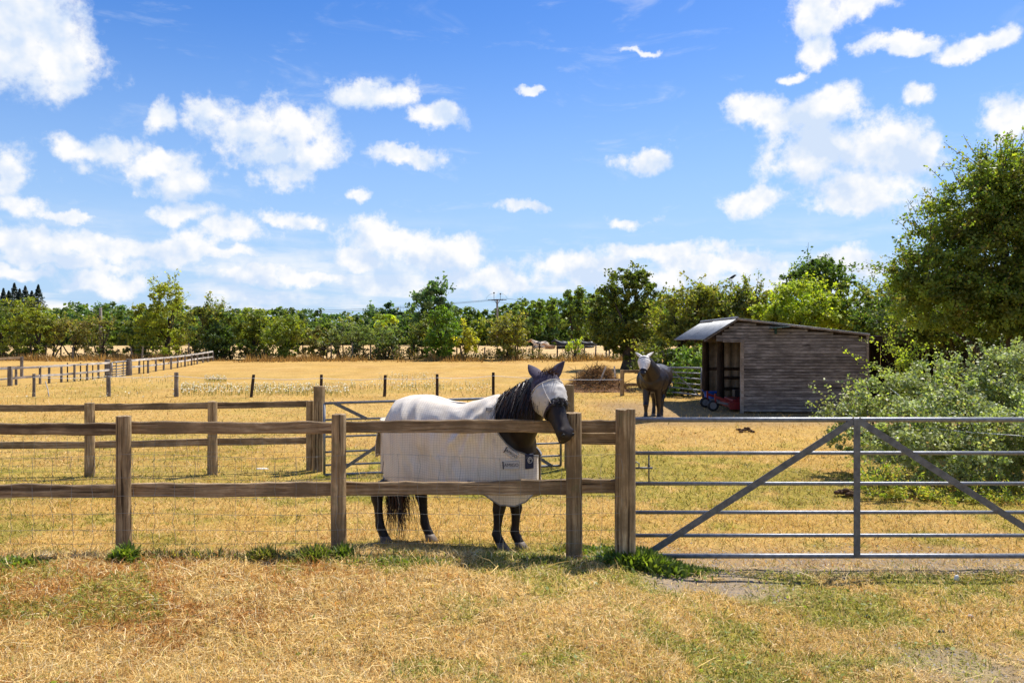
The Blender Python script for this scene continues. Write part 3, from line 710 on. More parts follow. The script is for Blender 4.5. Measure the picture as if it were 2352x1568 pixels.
# dark sheet behind the gable boards, standing in for shade in the gaps
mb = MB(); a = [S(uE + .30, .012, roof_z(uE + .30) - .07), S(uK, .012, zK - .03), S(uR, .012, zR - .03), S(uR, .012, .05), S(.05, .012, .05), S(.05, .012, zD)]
mb.add(a, [(0, 1, 2, 3, 4, 5)]); mb.build('gap_shade_sheet', M['timber_dark'], shed)
def sbox(name, u0, u1, v0, v1, z0, z1, mat, parent=shed, bev=.004):
    mb = MB(); mb.box(S((u0 + u1) / 2, (v0 + v1) / 2, (z0 + z1) / 2), (abs(u1 - u0), abs(v1 - v0), abs(z1 - z0)), srot); return mb.build(name, mat, parent, bevel=bev)
sbox('door_jamb', -.05, .03, -.055, .06, 0, zD, M['board_pale'])
sbox('corner_trim', uR - .01, uR + .05, -.05, .04, .02, zR - .03, M['board_pale'])
sbox('lintel', su(1660), .05, -.045, -.02, zD - .01, zD + .09, M['board_pale'] if False else M['board'])
# posts of the open front
for v in (2.55, LEN - .05):
    p = S(-.05, v, 0); round_post('front_post', p, sz0 + roof_z(-.05) - .08, .11, M['timber_dark'], shed, seed=int(v * 7), n=10)
sbox('front_beam', -.12, .0, .05, LEN, zD - .02, zD + .12, M['timber_dark'])
# corrugated far end and back walls
def corrugated(name, o, du, dv, nu, amp, nrm, mat, parent, wave=.152, back=True):
    """sheet spanned by du (across the waves) and dv (along them)"""
    o, du, dv, nrm = Vector(o), Vector(du), Vector(dv), Vector(nrm).normalized(); L = du.length; n = max(12, int(L / wave * 8)); vs = []; fs = []
    for i in range(n + 1):
        s = i / n * L; h = amp * math.sin(2 * math.pi * s / wave)
        h = max(-amp * .7, min(amp * .7, h * 1.3))
        for t in (0, 1): vs.append(o + du * (i / n) + dv * t + nrm * h)
    for i in range(n): fs.append((i * 2, i * 2 + 2, i * 2 + 3, i * 2 + 1))
    mb = MB(); mb.add(vs, fs); ob = mb.build(name, mat, parent, smooth=True)
    sm = ob.modifiers.new('thick', 'SOLIDIFY'); sm.thickness = .004; return ob
M['sheet_in'] = plain('inside of cladding sheets', (.36, .29, .22), rough=.7, var=.35, scale=5, metal=.1)
M['sheet_roof'] = plain('weathered roof sheets', (.25, .26, .265), rough=.6, var=.40, scale=7, metal=.35)
Z3 = Vector((0, 0, 1))
corrugated('end_wall', S(.05, LEN, .05), RX * (uR - .05), Z3 * (zR - .15), 0, .026, -AX, M['sheet_in'], shed, wave=.30)
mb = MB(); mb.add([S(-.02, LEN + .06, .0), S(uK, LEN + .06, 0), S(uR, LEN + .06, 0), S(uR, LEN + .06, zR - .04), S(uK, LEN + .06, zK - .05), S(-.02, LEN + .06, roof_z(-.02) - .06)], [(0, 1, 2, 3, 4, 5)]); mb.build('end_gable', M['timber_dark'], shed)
corrugated('back_wall', S(uR - .04, .02, .02), AX * (LEN - .02), Z3 * (zR - .10), 0, .02, RX, M['sheet_in'], shed, wave=.2)
for zz, u0 in ((1.02, .0), (.72, .55), (.36, .5)): sbox('wall_rail', u0, uR - .05, LEN - .09, LEN - .035, zz - .05, zz + .05, M['timber_dark'])
# roof sheets: two on the front pitch, three behind the ridge
for v0, v1, dz in ((-.12, 2.9, 0), (2.86, LEN + .15, -.016)):
    a = S(uE, v0, zE + dz); c = S(uK, v0, zK + dz)
    corrugated('roof_sheet', a, AX * (v1 - v0), (c - a), 0, .016, RX.cross(AX) * 1.0 + Vector((0, 0, 0)), M['sheet_roof'], shed, wave=.10)
for v0, v1 in ((-.10, 1.7), (1.68, 3.4), (3.38, LEN + .15)):
    a = S(uK + .005, v0, zK + .004); c = S(uR + .06, v0, roof_z(uR + .06) + .004)
    corrugated('roof_sheet', a, AX * (v1 - v0), (c - a), 0, .014, Z3, M['sheet_roof'], shed, wave=.10)
mb = MB(); mb.tube([S(uK, -.13, zK + .02), S(uK, LEN + .16, zK + .02)], .035, 8); mb.build('ridge_cap', M['sheet_roof'], shed)
def sloped(name, ua, ub, za, zb, v, h, t, mat):
    a, c = S(ua, v, za), S(ub, v, zb); d = c - a; mb = MB()
    rot = srot @ Matrix.Rotation(-math.atan2(d.z, math.hypot(d.x, d.y)), 3, 'Y'); mb.box((a + c) / 2, (d.length, t, h), rot); mb.build(name, mat, shed, bevel=.003)
sloped('verge_board', uK, uR + .05, zK - .022, roof_z(uR + .05) - .022, -.085, .042, .05, M['board_pale'])
sloped('verge_board', uE + .02, uK, zE - .035, zK - .035, -.09, .035, .03, M['board'])
sloped('rafter', uE + .25, .1, roof_z(uE + .25) - .10, roof_z(uE + .25) - .06, .04, .08, .05, M['timber_dark'])
for v in (1.7, 3.4, LEN - .1): sloped('rafter', uE + .08, uK, zE - .06, zK - .06, v, .08, .05, M['timber_dark'])
for f in (.12, .6):
    u = uE + (uK - uE) * f; mb = MB(); mb.box(S(u, LEN / 2, roof_z(u) - .045), (.05, LEN + .2, .05), srot); mb.build('purlin', M['timber_dark'], shed)
# floodlight bracket on the gable
lu = su(1780); fl = thing('wall_lamp', 'flat dark green lamp bracket on the shelter gable', 'lamp', S(lu, -.04, sh(765, lu)))
mb = MB(); mb.box(S(lu + .0, -.07, sh(760, lu)), (.05, .06, .17), srot); mb.build('bracket', plain('dark green paint', (.012, .05, .04), rough=.4), fl, bevel=.004)
mb = MB(); mb.box(S(lu + .08, -.16, sh(752, lu)), (.50, .22, .022), srot @ Matrix.Rotation(rad(-4), 3, 'Y')); mb.build('hood', plain('lamp hood paint', (.05, .12, .12), rough=.35), fl, bevel=.004)

# ---- open barn behind the bramble, right of the shelter
B0 = S(uR + .12, .6, 0); barn = thing('open_barn', 'dark open fronted lean-to with a long timber beam behind the bramble', 'barn', B0)
zb = sh(778, uR, .6)
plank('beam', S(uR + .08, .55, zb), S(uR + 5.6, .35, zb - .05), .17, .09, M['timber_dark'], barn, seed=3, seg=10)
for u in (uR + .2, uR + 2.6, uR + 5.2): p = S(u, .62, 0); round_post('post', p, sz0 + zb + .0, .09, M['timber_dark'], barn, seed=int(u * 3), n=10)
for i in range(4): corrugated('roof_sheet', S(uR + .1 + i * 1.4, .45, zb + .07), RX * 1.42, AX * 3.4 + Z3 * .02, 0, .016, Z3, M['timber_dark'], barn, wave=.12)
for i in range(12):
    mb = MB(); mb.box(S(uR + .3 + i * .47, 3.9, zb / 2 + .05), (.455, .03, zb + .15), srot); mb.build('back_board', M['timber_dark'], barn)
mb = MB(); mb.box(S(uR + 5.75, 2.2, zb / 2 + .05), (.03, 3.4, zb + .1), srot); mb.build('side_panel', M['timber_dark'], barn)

# ---- things kept in the shelter
M['red'] = plain('worn red paint', (.24, .012, .014), rough=.45, var=.35, scale=9)
M['blue'] = plain('blue plastic', (.01, .10, .45), rough=.4, var=.1, bs=0)
M['hub'] = plain('grey hub', (.18, .18, .18), rough=.5)
def wheel(parent, c, r, w):
    mb = MB(); c = Vector(c); d = RX * 0 + AX
    prof = [(-w / 2, r * .62), (-w / 2, r * .93), (-w * .3, r), (w * .3, r), (w / 2, r * .93), (w / 2, r * .62)]; n = 18; vs = []; fs = []
    for (o, q) in prof:
        for i in range(n):
            a = 2 * math.pi * i / n; vs.append(c + d * o + RX * (q * math.cos(a)) + Z3 * (q * math.sin(a)))
    for j in range(len(prof) - 1):
        for i in range(n): fs.append((j * n + i, j * n + (i + 1) % n, (j + 1) * n + (i + 1) % n, (j + 1) * n + i))
    mb.add(vs, fs); ty = mb.build('wheel', M['black'], parent, smooth=True)
    mb = MB(); mb.tube([c - d * w * .42, c + d * w * .42], r * .63, 14); mb.tube([c - d * w * .7, c + d * w * .7], r * .15, 8); mb.build('hub', M['hub'], ty, smooth=False)
mw = thing('topper_mower', 'red towed grass topper with black wheels parked in the shelter opening', 'mower', S(.1, .75, 0))
def dx(px, v): return su(px, v)
def part(name, mat, boxes, bev=.008):
    mb = MB()
    for (u, v, z, su_, sv_, sz_, ay) in boxes: mb.box(S(u, v, z), (su_, sv_, sz_), srot @ Matrix.Rotation(ay, 3, 'Y'))
    return mb.build(name, mat, mw, bevel=bev)
part('deck', M['red'], [(.42, 1.0, .20, 1.35, 1.25, .18, 0), (.42, 1.0, .31, 1.15, 1.05, .05, 0)])
part('skirt', M['red'], [(.42, .365, .17, 1.36, .02, .20, 0)])
part('gearbox', M['hub'], [(.30, 1.05, .42, .26, .24, .18, 0), (.30, 1.05, .55, .14, .14, .10, 0)])
part('engine_cover', M['timber_dark'] if False else M['black'], [(.12, 1.0, .48, .26, .3, .2, 0)])
part('draw_arm', M['red'], [(.55, .95, .58, 1.0, .06, .07, rad(-28)), (.55, 1.15, .58, 1.0, .06, .07, rad(-28))])
for v in (.62, 1.75):
    part('axle_arm', M['red'], [(-.36, v, .32, .50, .06, .07, rad(18)), (-.60, v, .36, .05, .06, .26, 0)])
    part('fender', M['hub'], [(-.36, v - .05, .22, .40, .03, .06, rad(12))])
    wheel(mw, S(-.66, v + .02, .155), .155, .10)
bk = S(su(1636, 3.6), 3.6, 0); tb = thing('trug', 'bright blue plastic tub inside the shelter opening', 'bucket', bk)
mb = MB(); n = 24; prof = [(.17, .02), (.245, .34), (.26, .35), (.24, .34), (.16, .04)]; vs = []; fs = []
for (r, h) in prof:
    for i in range(n): a = 2 * math.pi * i / n; vs.append(bk + Vector((r * math.cos(a) * 1.15, r * math.sin(a), h)))
for j in range(len(prof) - 1):
    for i in range(n): fs.append((j * n + i, j * n + (i + 1) % n, (j + 1) * n + (i + 1) % n, (j + 1) * n + i))
fs.append(tuple(range(n))); fs.append(tuple((len(prof) - 1) * n + i for i in range(n)))
mb.add(vs, fs); mb.build('tub', M['blue'], tb, smooth=True)
for s in (-1, 1):
    mb = MB(); mb.tube([bk + Vector((s * .285, -.07, .34)), bk + Vector((s * .32, -.05, .40)), bk + Vector((s * .32, .05, .40)), bk + Vector((s * .285, .07, .34))], .013, 6); mb.build('handle', M['blue'], tb, smooth=True)
# wooden hutch beyond the small gate
p = ground_at(1583, 893); p.y += 1.2; p.z = g1(p.x, p.y); hb = thing('nest_box', 'small wooden box with a pitched lid beyond the shelter gate', 'box', p)
mb = MB(); mb.box(p + Vector((0, 0, .55)), (.75, .5, .42)); mb.build('box_body', M['board'], hb, bevel=.005)
for s in (-1, 1): mb = MB(); mb.box(p + Vector((s * .21, 0, .83)), (.50, .62, .03), Matrix.Rotation(rad(22 * s), 3, 'Y')); mb.build('lid', M['rail_pale'], hb, bevel=.004)
for sx in (-.32, .32):
    for sy in (-.2, .2): mb = MB(); mb.box(p + Vector((sx, sy, .15)), (.06, .06, .40)); mb.build('leg', M['board'], hb)
# ================================================================== trees, hedges, bramble
def unit(r, n):
    v = r.normal(size=(n, 3)); return v / np.linalg.norm(v, axis=1)[:, None]

def leaf_quads(pts, nrm, size, r, aspect=.62):
    n = len(pts); t = unit(r, n); t -= nrm * (t * nrm).sum(1)[:, None]; t /= np.linalg.norm(t, axis=1)[:, None] + 1e-9
    s = np.cross(nrm, t); a = t * (size * .5)[:, None]; b = s * (size * .5 * aspect)[:, None]; fold = nrm * (size * .10)[:, None]
    v = np.stack([pts - a, pts + b + fold, pts + a, pts - b + fold], 1).reshape(-1, 3)
    return v, (np.arange(n)[:, None] * 4 + np.arange(4)[None])

def crown_points(blobs, n, r, clump=.22, shell=.55, nclump=None, flat_bottom=True):
    """leaf positions gathered in clumps through the crown; blobs: (centre, radii)"""
    C = np.array([b[0] for b in blobs]); R = np.array([b[1] for b in blobs]); area = (R[:, 0] * R[:, 2] + R[:, 0] * R[:, 1]) ; area = area / area.sum()
    nc = nclump or max(20, n // 45); bi = r.choice(len(blobs), nc, p=area); d = unit(r, nc)
    q = shell + (1.06 - shell) * r.random(nc) ** .55
    cc = C[bi] + d * R[bi] * q[:, None]; cn = d / R[bi]; cn /= np.linalg.norm(cn, axis=1)[:, None]; cr = clump * R[bi].mean(1) * (.5 + .9 * r.random(nc))
    ci = r.integers(0, nc, n); off = r.normal(size=(n, 3)) * .5; p = cc[ci] + off * cr[ci][:, None] * np.array([1, 1, .75])
    nr = cn[ci] * .5 + unit(r, n) * .8 + np.array([0, 0, .35]); nr /= np.linalg.norm(nr, axis=1)[:, None]
    return p, nr, ci, nc

LEAF_GAIN = 2.6
def leaf_colours(ci, nc, r, pal, n):
    pal = np.array(pal); w = r.random((nc, len(pal))) ** 2.2; w /= w.sum(1)[:, None]; base = w @ pal
    base = base * LEAF_GAIN * (.55 + .75 * r.random((nc, 1)))
    c = base[ci] * (.72 + .56 * r.random((n, 1))); c += pal[r.integers(0, len(pal), n)] * .22 * LEAF_GAIN; return c / 1.22

def sprays(blobs, k, ln, r, per=26, up=.35, size=.06):
    """whippy shoots that break the outline, leaves along each; returns leaf points and the shoot paths"""
    P = []; N = []; paths = []
    for _ in range(k):
        b = blobs[r.integers(0, len(blobs))]; d = unit(r, 1)[0]
        if d[2] < -.15: d[2] = -d[2]
        o = np.array(b[0]) + d * np.array(b[1]) * .9; dv = d * .8 + unit(r, 1)[0] * .45 + np.array([0, 0, up]); dv /= np.linalg.norm(dv); L = ln * (.4 + .9 * r.random())
        cv = unit(r, 1)[0] * .3 - np.array([0, 0, .18]); t = np.linspace(0, 1, 6); path = o + np.outer(t, dv) * L + np.outer(t ** 2, cv) * L; paths.append(path)
        tt = r.random(per); q = o + np.outer(tt, dv) * L + np.outer(tt ** 2, cv) * L + r.normal(size=(per, 3)) * size * .55; P.append(q); N.append(unit(r, per))
    return np.concatenate(P), np.concatenate(N), paths

def limbs(mb, base, blobs, r0, r, n=7, multi=1):
    """tapered trunk(s) that fork into the crown"""
    base = Vector(base); top = Vector(np.mean([b[0] for b in blobs], axis=0))
    for m in range(multi):
        o = base + Vector((r.normal() * .25, r.normal() * .2, 0)) * (multi > 1); rr = r0 * (1 if multi == 1 else .7)
        t2 = top + Vector((r.normal(), r.normal() * .6, 0)) * (.3 * min(multi, 2)); pts = []
        for k in range(7):
            t = k / 6; w = Vector((hn(m * 3 + k * .9, 1), hn(m * 5 + k * .9, 2), 0)) * r0 * 1.6; pts.append(o.lerp(t2, t) + w * (1 if 0 < k else 0))
        pts[0] = pts[0] - Vector((0, 0, .25)); mb.tube(pts, [rr * (1.35 - .95 * k / 6) for k in range(7)], 8)
    for k in range(n):
        b = blobs[r.integers(0, len(blobs))]; d = unit(r, 1)[0]; d[2] = abs(d[2]) * .8; e = Vector(np.array(b[0]) + d * np.array(b[1]) * .85)
        s = pts[2 + int(3 * r.random())]; m = s.lerp(e, .5) + Vector((r.normal(), r.normal(), r.normal() + .5)) * .12 * (e - s).length
        mb.tube([s, s.lerp(m, .5), m, e], [r0 * .5, r0 * .4, r0 * .25, r0 * .07], 6)

def tree(name, label, cat, Y, blobs_px, n, leaf, pal, base_px=None, seed=1, trunk=.12, clump=.22, shell=.5, depth=1.0, k_spray=0, spray=.6, gloss=False, multi=1, aspect=.62, group=None, base_y=None, nclump=None):
    """crown lobes are given by picture outline at their distance Y; depth sets how deep the lobes are relative to their width"""
    r = np.random.default_rng(seed); blobs = []; blobs_px = list(blobs_px)
    if 50 < Y < 70:
        n = int(n * 1.5); blobs_px = [(q[0], q[1], q[2] * 1.10, q[3] * 1.10) for q in blobs_px]
        if name in ('hedge_tree', 'ivy_tree', 'low_bush', 'ash_tree'): m = [q for q in blobs_px]; blobs_px.append((np.mean([q[0] for q in m]), 808, .62 * (max(q[0] + q[2] for q in m) - min(q[0] - q[2] for q in m)) / 2, 19))
    for q in blobs_px:
        cx, cy, rx, ry = q[:4]; yy = Y + (q[4] if len(q) > 4 else 0); c = W(cx, cy, yy); blobs.append(((c.x, c.y, c.z), (rx / F * yy, rx / F * yy * depth, ry / F * yy)))
    if base_px is None: base_px = np.mean([q[0] for q in blobs_px])
    bx = (base_px - CX) / F * Y; base = Vector((bx, Y, g1(bx, Y)))
    t = thing(name, label, cat, base, group)
    p, nr, ci, nc = crown_points(blobs, n, r, clump, shell, nclump); c = leaf_colours(ci, nc, r, pal, n); sz = leaf * (.55 + .8 * r.random(n))
    g = gz(p[:, 0], p[:, 1]) + .03; p[:, 2] = np.maximum(p[:, 2], g + .04 * r.random(n))
    mb = MB(); limbs(mb, base, blobs, trunk, r, n=6 if n > 800 else 3, multi=multi)
    if k_spray:
        sp, sn, paths = sprays(blobs, k_spray, spray, r, size=leaf); p = np.concatenate([p, sp]); nr = np.concatenate([nr, sn]); m = len(sp)
        sc = LEAF_GAIN * np.array(pal)[r.integers(0, len(pal), m)] * (.8 + .5 * r.random((m, 1))); c = np.concatenate([c, sc]); sz = np.concatenate([sz, leaf * (.55 + .7 * r.random(m))])
        tw = MB()
        for pa in paths: tw.tube([Vector(x) for x in pa], [leaf * .10 * (1 - .12 * i) for i in range(len(pa))], 4, cap=False)
        props(tw.build('twigs', M['bark'], t, smooth=True), kind='stuff')
    v, f = leaf_quads(p - np.array(base), nr, sz, r, aspect)
    link('crown', np_mesh('crown', v, f, np.repeat(c, 4, 0)), M['leaf_gloss' if gloss else 'leaf'], t)
    
    if multi > 1: props(mb.build('stems', M['bark'], t, smooth=True), kind='stuff')
    else: mb.build('trunk', M['bark'], t, smooth=True)
    return t

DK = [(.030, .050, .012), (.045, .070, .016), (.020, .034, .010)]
MID = [(.062, .088, .018), (.088, .108, .020), (.036, .058, .013)]
YEL = [(.17, .165, .022), (.12, .135, .020), (.07, .095, .016)]
OLV = [(.115, .110, .030), (.085, .090, .022), (.15, .125, .040)]
LIM = [(.24, .26, .025), (.17, .20, .022), (.10, .14, .018)]
BRN = [(.13, .095, .035), (.10, .10, .028), (.07, .08, .02)]
BLU = [(.050, .085, .035), (.065, .100, .040), (.035, .065, .028)]

# ---- the wood that closes the view, one mass (nobody could count it)
def wood_mass():
    r = np.random.default_rng(77); P = []; N = []; C = []; S_ = []
    prof = [(-700, 690), (-400, 690), (0, 705), (60, 706), (150, 700), (250, 702), (300, 700), (380, 708), (470, 706), (560, 712), (600, 708), (650, 715), (700, 710), (760, 722), (820, 725), (860, 728), (900, 722), (950, 722), (1000, 715), (1060, 706), (1100, 714),
            (1150, 708), (1200, 690), (1240, 690), (1290, 672), (1330, 668), (1380, 680), (1440, 690), (1550, 690), (1700, 695), (2000, 690), (2400, 685), (3000, 680)]
    xs = [a for a, _ in prof]; hs = [h for _, h in prof]
    for row, (Y, dy, leafs) in enumerate([(126, 24, .52), (136, 10, .56), (150, 0, .62)]):
        for px in np.arange(-650, 2900, 26 if row < 2 else 30):
            px = px + r.normal() * 9; top = np.interp(px, xs, hs) + dy * (.7 + .6 * r.random()) + r.normal() * 6; rx = (22 + 22 * r.random() ** 2) / F * Y
            x = (px - CX) / F * Y; yy = Y + r.normal() * 3; zt = CAMH + (HZ - top) / F * Y; gb = g1(x, yy); rz = (zt - gb) / 2
            blobs = [((x, yy, zt - rz * .62), (rx * 1.15, rx, rz * .62)), ((x, yy - 1, gb + rz * .6), (rx * 1.3, rx, rz * .7))]
            n = 900 if 0 <= px <= 2352 or -100 < px < 2450 else 120
            p, nr, ci, nc = crown_points(blobs, n, r, .26, .80, nclump=44)
            pal = [MID, DK, BLU, MID, YEL, OLV][r.choice(6, p=[.34, .18, .2, .16, .06, .06])]
            c = leaf_colours(ci, nc, r, pal, n); p[:, 2] = np.maximum(p[:, 2], gz(p[:, 0], p[:, 1])); P.append(p); N.append(nr); C.append(c); S_.append(leafs * (.6 + .8 * r.random(n)))
    P = np.concatenate(P); N = np.concatenate(N); C = np.concatenate(C); S_ = np.concatenate(S_); v, f = leaf_quads(P, N, S_, r, .75)
    props(link('far_wood', np_mesh('far_wood', v, f, np.repeat(C, 4, 0)), M['leaf']), 'long mixed green wood beyond the stubble field', 'wood', kind='stuff')
wood_mass()

# ---- trees that stand out from the far wood
tree('tall_tree', 'tall airy tree rising above the far wood left of the power pole', 'tree', 118, [(985, 690, 38, 30), (965, 720, 26, 26), (1012, 712, 22, 26), (990, 664, 28, 18), (988, 745, 34, 26)], 2600, .62, BLU, seed=201, trunk=.16, clump=.28, shell=.35, k_spray=20, spray=1.6)
tree('dome_tree', 'round headed grey green tree above the far wood, left of the tall airy tree', 'tree', 150, [(908, 714, 28, 22), (900, 735, 30, 22), (925, 732, 18, 20)], 1300, .7, BLU, seed=202, trunk=.2, clump=.3)
tree('sparse_tree', 'thin leaved small tree on the far skyline beside the dome shaped tree', 'tree', 150, [(862, 722, 18, 14), (850, 735, 14, 14)], 420, .55, BLU, seed=203, trunk=.3, clump=.3, shell=.2, k_spray=12, spray=1.5)
tree('yellow_tree', 'yellow green rounded tree in front of the dome shaped tree', 'tree', 112, [(885, 735, 26, 14), (870, 742, 18, 14)], 900, .5, LIM, seed=204, trunk=.12)
tree('field_tree', 'leafy dark tree of the far wood just left of the big dark tree', 'tree', 112, [(1310, 690, 40, 26), (1345, 705, 30, 30), (1285, 712, 26, 22), (1315, 745, 50, 34)], 3000, .55, MID, seed=205, trunk=.12)
tree('field_tree', 'mid green tree of the far wood right of the power pole', 'tree', 114, [(1222, 705, 30, 20), (1195, 715, 24, 18), (1215, 745, 34, 28)], 1800, .55, MID, seed=206, trunk=.12)
for i, (px, top, w, lab) in enumerate([(8, 668, 9, 'leftmost dark conifer at the picture edge'), (20, 664, 9, 'second dark conifer from the left on the skyline'), (33, 660, 9, 'third dark conifer from the left on the skyline'), (45, 662, 9, 'fourth dark conifer from the left on the skyline'),
                                       (58, 664, 10, 'fifth dark conifer from the left on the skyline'), (73, 663, 9, 'second dark conifer from the right end of the clump'), (88, 662, 11, 'rightmost dark conifer of the skyline clump')]):
    Y = 190 + (i % 3) * 5; r = np.random.default_rng(300 + i); x = (px - CX) / F * Y; zt = CAMH + (HZ - top + 5 - [0, 9, -5, 6, -2, 10, -3][i]) / F * Y; base = Vector((x, Y, g1(x, Y))); H = zt - base.z; rw = w / F * Y * (4.2 + .6 * (i % 3))
    t = thing('conifer_tree', lab, 'tree', base, 'conifers on the skyline at the left'); n = 1800; h = r.random(n) ** .8; a = r.random(n) * 6.283; tier = .55 + .45 * ((h * 13 + r.random(n) * .15) % 1.0)
    rr_ = rw * (1 - h) ** .95 * tier * (.6 + .5 * r.random(n)) + .03; p = np.stack([rr_ * np.cos(a), rr_ * np.sin(a), H * (.15 + .85 * h) - rr_ * .22], 1)
    nr = np.stack([np.cos(a), np.sin(a), np.full(n, .8)], 1) + unit(r, n) * .5; nr /= np.linalg.norm(nr, axis=1)[:, None]
    c = np.array([.022, .042, .026]) * (.6 + .8 * r.random((n, 1))); v, f = leaf_quads(p, nr, .55 * (.5 + .7 * r.random(n)), r, .5); link('crown', np_mesh('crown', v, f, np.repeat(c, 4, 0)), M['leaf'], t)
    MB().tube([base - Vector((0, 0, .2)), base + Vector((0, 0, H * .97))], [.3, .03], 6).build('trunk', M['bark'], t)

# ---- hedge trees along the back of the paddock
HY = 60
tree('hedge_tree', 'dense green hedge tree at the far left edge of the paddock', 'tree', HY, [(-20, 745, 50, 55), (22, 725, 34, 36), (15, 780, 45, 42)], 3600, .21, MID + YEL[:1], seed=1, trunk=.18, clump=.2)
tree('hedge_tree', 'yellowing round hedge tree second from the left edge', 'tree', HY - 1, [(70, 722, 34, 34), (82, 760, 34, 36), (60, 785, 40, 36), (95, 735, 16, 24)], 4200, .20, YEL + OLV[:1], seed=2, trunk=.16, clump=.2, k_spray=10)
tree('thin_bush', 'small open bush with bare forked stems right of the yellowing tree', 'bush', HY, [(122, 765, 16, 22), (133, 748, 16, 14), (118, 790, 14, 14)], 650, .19, OLV, seed=3, trunk=.07, clump=.3, multi=3, k_spray=12, spray=.9)
tree('thin_bush', 'scraggly olive bush left of the small wooden pole', 'bush', HY, [(165, 768, 22, 22), (185, 758, 20, 18), (172, 792, 18, 18), (150, 752, 14, 12)], 1100, .19, OLV + BRN[:1], seed=4, trunk=.07, clump=.3, multi=4, k_spray=16, spray=.9)
tree('thin_bush', 'brownish half bare bush just behind the small wooden pole', 'bush', HY, [(205, 770, 20, 26), (228, 752, 20, 16), (212, 795, 18, 16), (248, 748, 14, 10)], 900, .18, BRN, seed=5, trunk=.07, clump=.3, multi=4, k_spray=22, spray=1.0)
tree('low_bush', 'low dark bramble clump at the foot of the small wooden pole', 'bush', HY, [(248, 806, 14, 14), (268, 815, 16, 9), (236, 812, 12, 10)], 900, .16, DK + BRN[:1], seed=6, trunk=.04, clump=.3)
tree('ash_tree', 'tallest hedge tree on the left with a yellow green crown', 'tree', HY + 1, [(378, 690, 36, 30), (390, 668, 28, 18), (350, 728, 44, 30), (395, 735, 42, 40), (335, 765, 44, 30), (380, 780, 46, 28), (362, 668, 16, 12)], 6400, .21, YEL + LIM[:1] + OLV[:1], seed=7, trunk=.2, clump=.2, k_spray=30, spray=1.1, base_px=382)
tree('hedge_tree', 'dark drooping hedge tree left under the tallest hedge tree', 'tree', HY + 2, [(315, 765, 32, 28), (305, 790, 26, 20)], 1800, .2, DK + OLV[:1], seed=8, trunk=.14, clump=.25)
tree('hedge_tree', 'hawthorn with bare top twigs right of the tallest hedge tree', 'tree', HY, [(455, 738, 36, 28), (490, 722, 36, 18), (470, 780, 40, 36), (512, 750, 28, 28)], 4200, .20, OLV + MID, seed=9, trunk=.15, clump=.2, k_spray=36, spray=1.2)
tree('ivy_tree', 'dark ivy covered hedge tree at the end of the pale fence', 'tree', HY - 1.5, [(500, 780, 34, 34), (515, 750, 26, 28), (525, 800, 24, 22)], 3400, .19, DK + MID[:1], seed=10, trunk=.14, clump=.22)
tree('hedge_tree', 'rounded green hedge tree third right of the tallest hedge tree', 'tree', HY, [(580, 742, 40, 32), (565, 775, 36, 34), (600, 772, 32, 32), (585, 800, 28, 20)], 4400, .20, MID + YEL[:1], seed=11, trunk=.15, clump=.2)
tree('hedge_tree', 'hedge tree with a yellow side in the middle of the row', 'tree', HY - 1, [(655, 748, 38, 26), (670, 775, 30, 30), (640, 785, 34, 30), (662, 805, 22, 16)], 4000, .19, YEL + MID[:2], seed=12, trunk=.14, clump=.2)
tree('low_bush', 'olive bush between the yellow sided tree and the thin grey shrubs', 'bush', HY - .5, [(715, 778, 30, 24), (722, 800, 26, 20), (735, 765, 16, 14)], 2000, .18, OLV, seed=13, trunk=.07, clump=.25, multi=3)
tree('thin_bush', 'thin grey stemmed shrub left of the pale green bush', 'bush', HY - .5, [(778, 775, 22, 24), (765, 795, 16, 16), (800, 762, 16, 16)], 900, .17, [(.10, .115, .05), (.075, .09, .035)], seed=14, trunk=.05, clump=.3, multi=5, k_spray=18, spray=.8)
tree('thin_bush', 'second thin grey stemmed shrub, touching the pale green bush', 'bush', HY - 1, [(818, 778, 18, 24), (832, 765, 14, 16), (812, 798, 12, 12)], 700, .17, [(.10, .115, .05), (.08, .10, .035)], seed=15, trunk=.05, clump=.3, multi=4, k_spray=14, spray=.8)
tree('low_bush', 'pale green rounded bush left of the ivy clad tree', 'bush', HY - 1, [(880, 765, 34, 30), (895, 785, 30, 24), (862, 790, 22, 20), (920, 770, 14, 14)], 3000, .18, [(.10, .13, .045), (.075, .105, .03), (.13, .14, .05)], seed=16, trunk=.08, clump=.24, multi=4)
tree('low_bush', 'ragged green bush against the left side of the ivy clad tree', 'bush', HY, [(965, 770, 22, 28), (950, 795, 18, 16), (978, 745, 16, 20)], 1900, .18, MID + OLV[:1], seed=17, trunk=.07, clump=.25, k_spray=14)
tree('ivy_tree', 'column shaped bright ivy clad tree in the middle of the hedge', 'tree', HY - 2, [(1012, 730, 24, 26), (1015, 765, 34, 36), (1010, 798, 34, 28), (1014, 712, 14, 12), (1038, 775, 16, 24)], 5600, .18, [(.085, .14, .018), (.12, .17, .02), (.045, .08, .014)], seed=18, trunk=.16, clump=.18)
tree('thin_bush', 'small yellow leaved bush right of the ivy clad tree', 'bush', HY - 2, [(1075, 778, 18, 20), (1085, 792, 18, 16), (1066, 795, 14, 14), (1072, 758, 9, 10)], 1000, .18, [(.30, .26, .025), (.20, .20, .025), (.14, .13, .03)], seed=19, trunk=.06, clump=.3, multi=3, k_spray=12, spray=.7)
tree('low_bush', 'feathery olive bush below the power pole', 'bush', HY - 2, [(1165, 762, 32, 30), (1150, 772, 28, 24), (1185, 770, 26, 26), (1168, 798, 24, 20), (1172, 738, 20, 14)], 3800, .17, OLV + YEL[:1], seed=20, trunk=.09, clump=.24, k_spray=26, spray=.8, multi=3)
